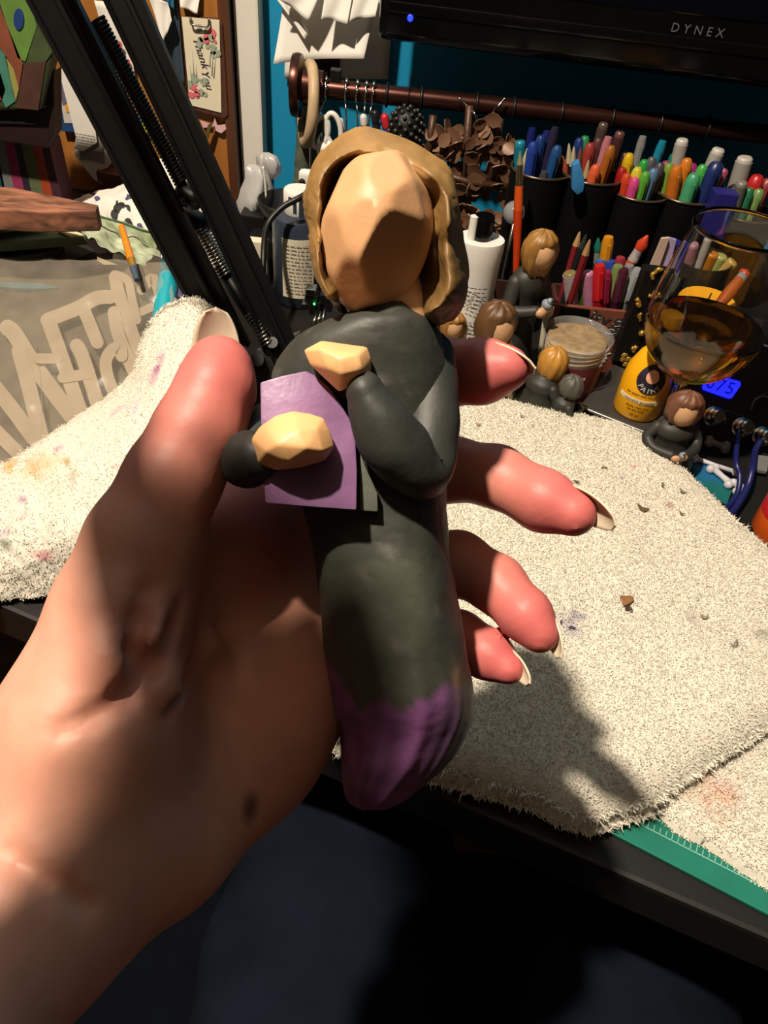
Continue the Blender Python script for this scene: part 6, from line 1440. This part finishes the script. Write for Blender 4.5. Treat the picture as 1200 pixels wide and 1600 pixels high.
for a_, b_ in (((1108, 633), (1162, 651)), ((1162, 651), (1156, 668)), ((1134, 657), (1123, 671)), ((1123, 671), (1143, 678)), ((1108, 633), (1106, 640)), ((1172, 640), (1180, 622)), ((1180, 622), (1198, 614))):
    panel_lines.append(tube([onpanel(*a_, .0005), onpanel(*b_, .0005)], .0004, 5))
obj('panel_lines', merge(panel_lines), mat('grey_silk', '4c4c4c', .5), psu, kind='stuff')
obj('panel_seam', tube([onpanel(1178, 535, .0012), onpanel(1260, 560, .0012)], .0014, 6), mat('dull_chrome', '7c7c78', .3, .9), psu)
obj('dot_mark', ellipsoid(onpanel(1131, 658, .0006), (.002, .002, .001), 10, 6), mat('grey_silk', '4c4c4c', .5), psu)
qj = quat_along((0, 0, 0), PN)
for (x, y) in ((1112, 651), (1156, 668), (1188, 682)):
    c = onpanel(x, y, .0004); obj('jack', xf(lathe([(.0085, 0), (.0085, .003), (.0070, .004), (.0070, .006), (.0078, .007), (.0078, .010), (.0060, .012), (.0060, .015), (.0045, .0165), (.0006, .0165)], 24), qm(qj), c), M['steel'], psu, True, auto=40)
obj('knob_arc', tube(smooth_pts([onpanel(1174, 642, .001), onpanel(1178, 628, .001), onpanel(1190, 620, .001), onpanel(1204, 622, .001)], 5), .0006, 6), mat('grey_silk', '4c4c4c', .5), psu)
blu = cm('171a50', .4)
for k, P in enumerate(([onpanel(1156, 672, .012), onpanel(1152, 690, .020), Z(1150, 720, .022), Z(1156, 745, .016), Z(1150, 775, .008), Z(1128, 800, .006), Z(1105, 812, .005)], [onpanel(1188, 688, .012), onpanel(1180, 705, .022), Z(1176, 730, .022), Z(1168, 760, .014), Z(1152, 790, .009), Z(1132, 812, .007), Z(1105, 830, .006)])):
    solo('blue_cable', tube(smooth_pts(P, 6), .0027 if k else .0022, 10), blu, ('thin blue cable plugged into the middle jack' if k == 0 else 'thicker blue cable plugged into the last jack'), 'cable', 'cables of the bench supply')
# loose white bone-like plastic pieces and a blue-green scrap
def bone(x0, y0, x1, y1, z, label, r=.0022, hx='b9b8bd'):
    A, B = Z(x0, y0, z), Z(x1, y1, z); d = (B-A)/np.linalg.norm(B-A); s = np.array([-d[1], d[0], 0])*r*.9
    t = thing('plastic_bone', label, 'bone', (A+B)/2-[0, 0, z], None, 'white plastic bones'); m = cm(hx, .5)
    obj('shaft', tube([A, (A+B)/2, B], [r, r*.8, r], 10), m, t)
    for e, sg in ((A, 1), (B, -1)):
        for q in (s, -s): obj('knuckle', ellipsoid(e+q, (r*1.25,)*3, 10, 7), m, t)
bone(1086, 716, 1150, 738, .0068, 'longest white plastic bone lying by the teal scrap'); bone(1114, 732, 1142, 756, .0070, 'short thick white plastic bone crossing under the blue cables', .0030); bone(1108, 690, 1134, 699, .0072, 'grey plastic bone near the bench supply', .0032, '6c6a6c'); bone(1156, 770, 1160, 762, .0070, 'small white bone tip beside the orange bottle', .0028)
solo('teal_scrap', bevel(prism([Z(x, y, .0034) for x, y in ((1078, 722), (1112, 728), (1145, 762), (1135, 790), (1090, 760))], (0, 0, 1), .0008), .0002), cm('155a86', .5, col2='0d5a58'), 'blue and green plastic scrap between towel and bones', 'scrap', smooth=False)
solo('grey_scrap', bevel(prism([Z(x, y, .0034) for x, y in ((1172, 715), (1200, 718), (1196, 742), (1168, 736))], (0, 0, 1), .004), .001), cm('6a6a66', .5), 'grey plastic block behind the orange bottle', 'block', smooth=False)
# orange paint bottle with a red label at the edge
ob0 = np.array([*Z(1188, 832, .0035)[:2], .0035]); A = Z(1178, 852, .006); 
obt = thing('orange_paint_bottle', 'orange paint bottle with a red label at the right edge', 'bottle', ob0)
orr = .023; tilt = Matrix.Rotation(math.radians(0), 3, 'Y').to_quaternion(); ph = facing(ob0)
obc = (.016, .0, 0)
obj('body', xf(lathe([(.021, 0), (orr, .003), (orr, .058), (.020, .066), (.010, .072)], 40), None, obc), mat('orange_plastic', 'e8641a', .35, var=.03), obt, True, local=True, auto=50)
obj('cap', xf(lathe([(.011, .0725), (.011, .090), (.010, .092)], 24), None, obc), M['white'], obt, True, local=True, auto=40)
obj('red_label', xf(merge([wrap(box((x, 0, 0), (.0036, .034, .0005)), orr+.0002, ph, .038) for x in np.arange(-.028, .0281, .0033)]), None, obc), cm('b81c20', .45), obt, False, local=True)
obj('label_print', xf(merge([wrap(text_mesh(s, .0072, .0001), orr+.0009, ph-.25, y) for s, y in (('premium', .049), ('Acrylic', .039), ('Acrylique', .0305), ('lata', .0235))]), None, obc), M['inkw'], obt, False, local=True, fix=False, kind='stuff')
obj('label_line', xf(merge([wrap(box((x, 0, 0), (.0022, .0004, .0005)), orr+.0006, ph-.25, .0445) for x in np.arange(-.012, .0121, .0022)]), None, obc), M['inkw'], obt, False, local=True)

# wood shavings on the towel
tvx = tv[:, :2]
def towel_z(p): return tv[np.argmin(((tvx-p[:2])**2).sum(1)), 2]
SH = [(748, 664, 6, 'light brown forked wood shaving near the forefinger', 'a07a50'), (815, 650, 5, 'thin curled grey shaving near the far towel edge', '8a8070'), (832, 665, 4, 'tiny pale crumb just in front of the far towel edge', '9a8a72'), (943, 730, 6, 'grey-brown curled shaving left of the middle of the towel', '6e5c44'),
      (901, 752, 6, 'dark narrow shaving beyond the middle fingertip', '6a5844'), (1005, 796, 12, 'longest dark wood sliver on the towel', '5c4630'), (1035, 757, 6, 'grey curled shaving nearest the far right towel edge', '6c6a5c'), (1066, 768, 7, 'two-tone grey green splinter on the towel', '6e7060'),
      (977, 937, 11, 'largest brown wood chip lying on the towel', '8a6038'), (982, 950, 6, 'dark brown chip just below the largest chip', '4a3024'), (876, 972, 4, 'tiny dark crumb beside the ring fingertip', '4a3c4c'), (862, 962, 3, 'smallest dark speck above the ring fingertip', '4a4050'), (1065, 803, 5, 'reddish splinter right of the long dark sliver', '7a4c44'), (893, 980, 6, 'dark purple shaving below the ring fingertip', '4a3a58'), (1150, 1008, 9, 'short grey shaving near the towel fold', '7c7260'), (1100, 965, 7, 'pale grey curl near the fold at the far right of the towel', '8c846c'), (800, 900, 4, 'tiny tan crumb between the middle and ring fingers', '9a7a5a')]
for px, py, s, lb, hx in SH:
    p = Z(px, py, TZ-.006); z = towel_z(p)+.0018; p = Z(px, py, z); r = random.Random(px); L = s*.00046; a0 = r.uniform(0, 6.28) if px != 1005 else -.35
    P = []
    for q in np.linspace(-1, 1, 9):
        k = a0+q*r.uniform(.3, .8); P.append(p+np.array([L*q*math.cos(k), L*q*math.sin(k), .0008*abs(q)+.0004*r.random()]))
    wv_ = np.sin(np.linspace(.25, math.pi-.1, 9))*L*(.30 if px not in (977, 982) else .75); G = np.array([[P[i]+np.array([-math.sin(a0), math.cos(a0), .2*u*u])*wv_[i]*u for u in (-1, -.33, .33, 1)] for i in range(9)])
    solo('wood_shaving', sheet(G, .0004), cm(hx, .8, var=.3), lb, 'shaving', 'wood shavings on the towel')
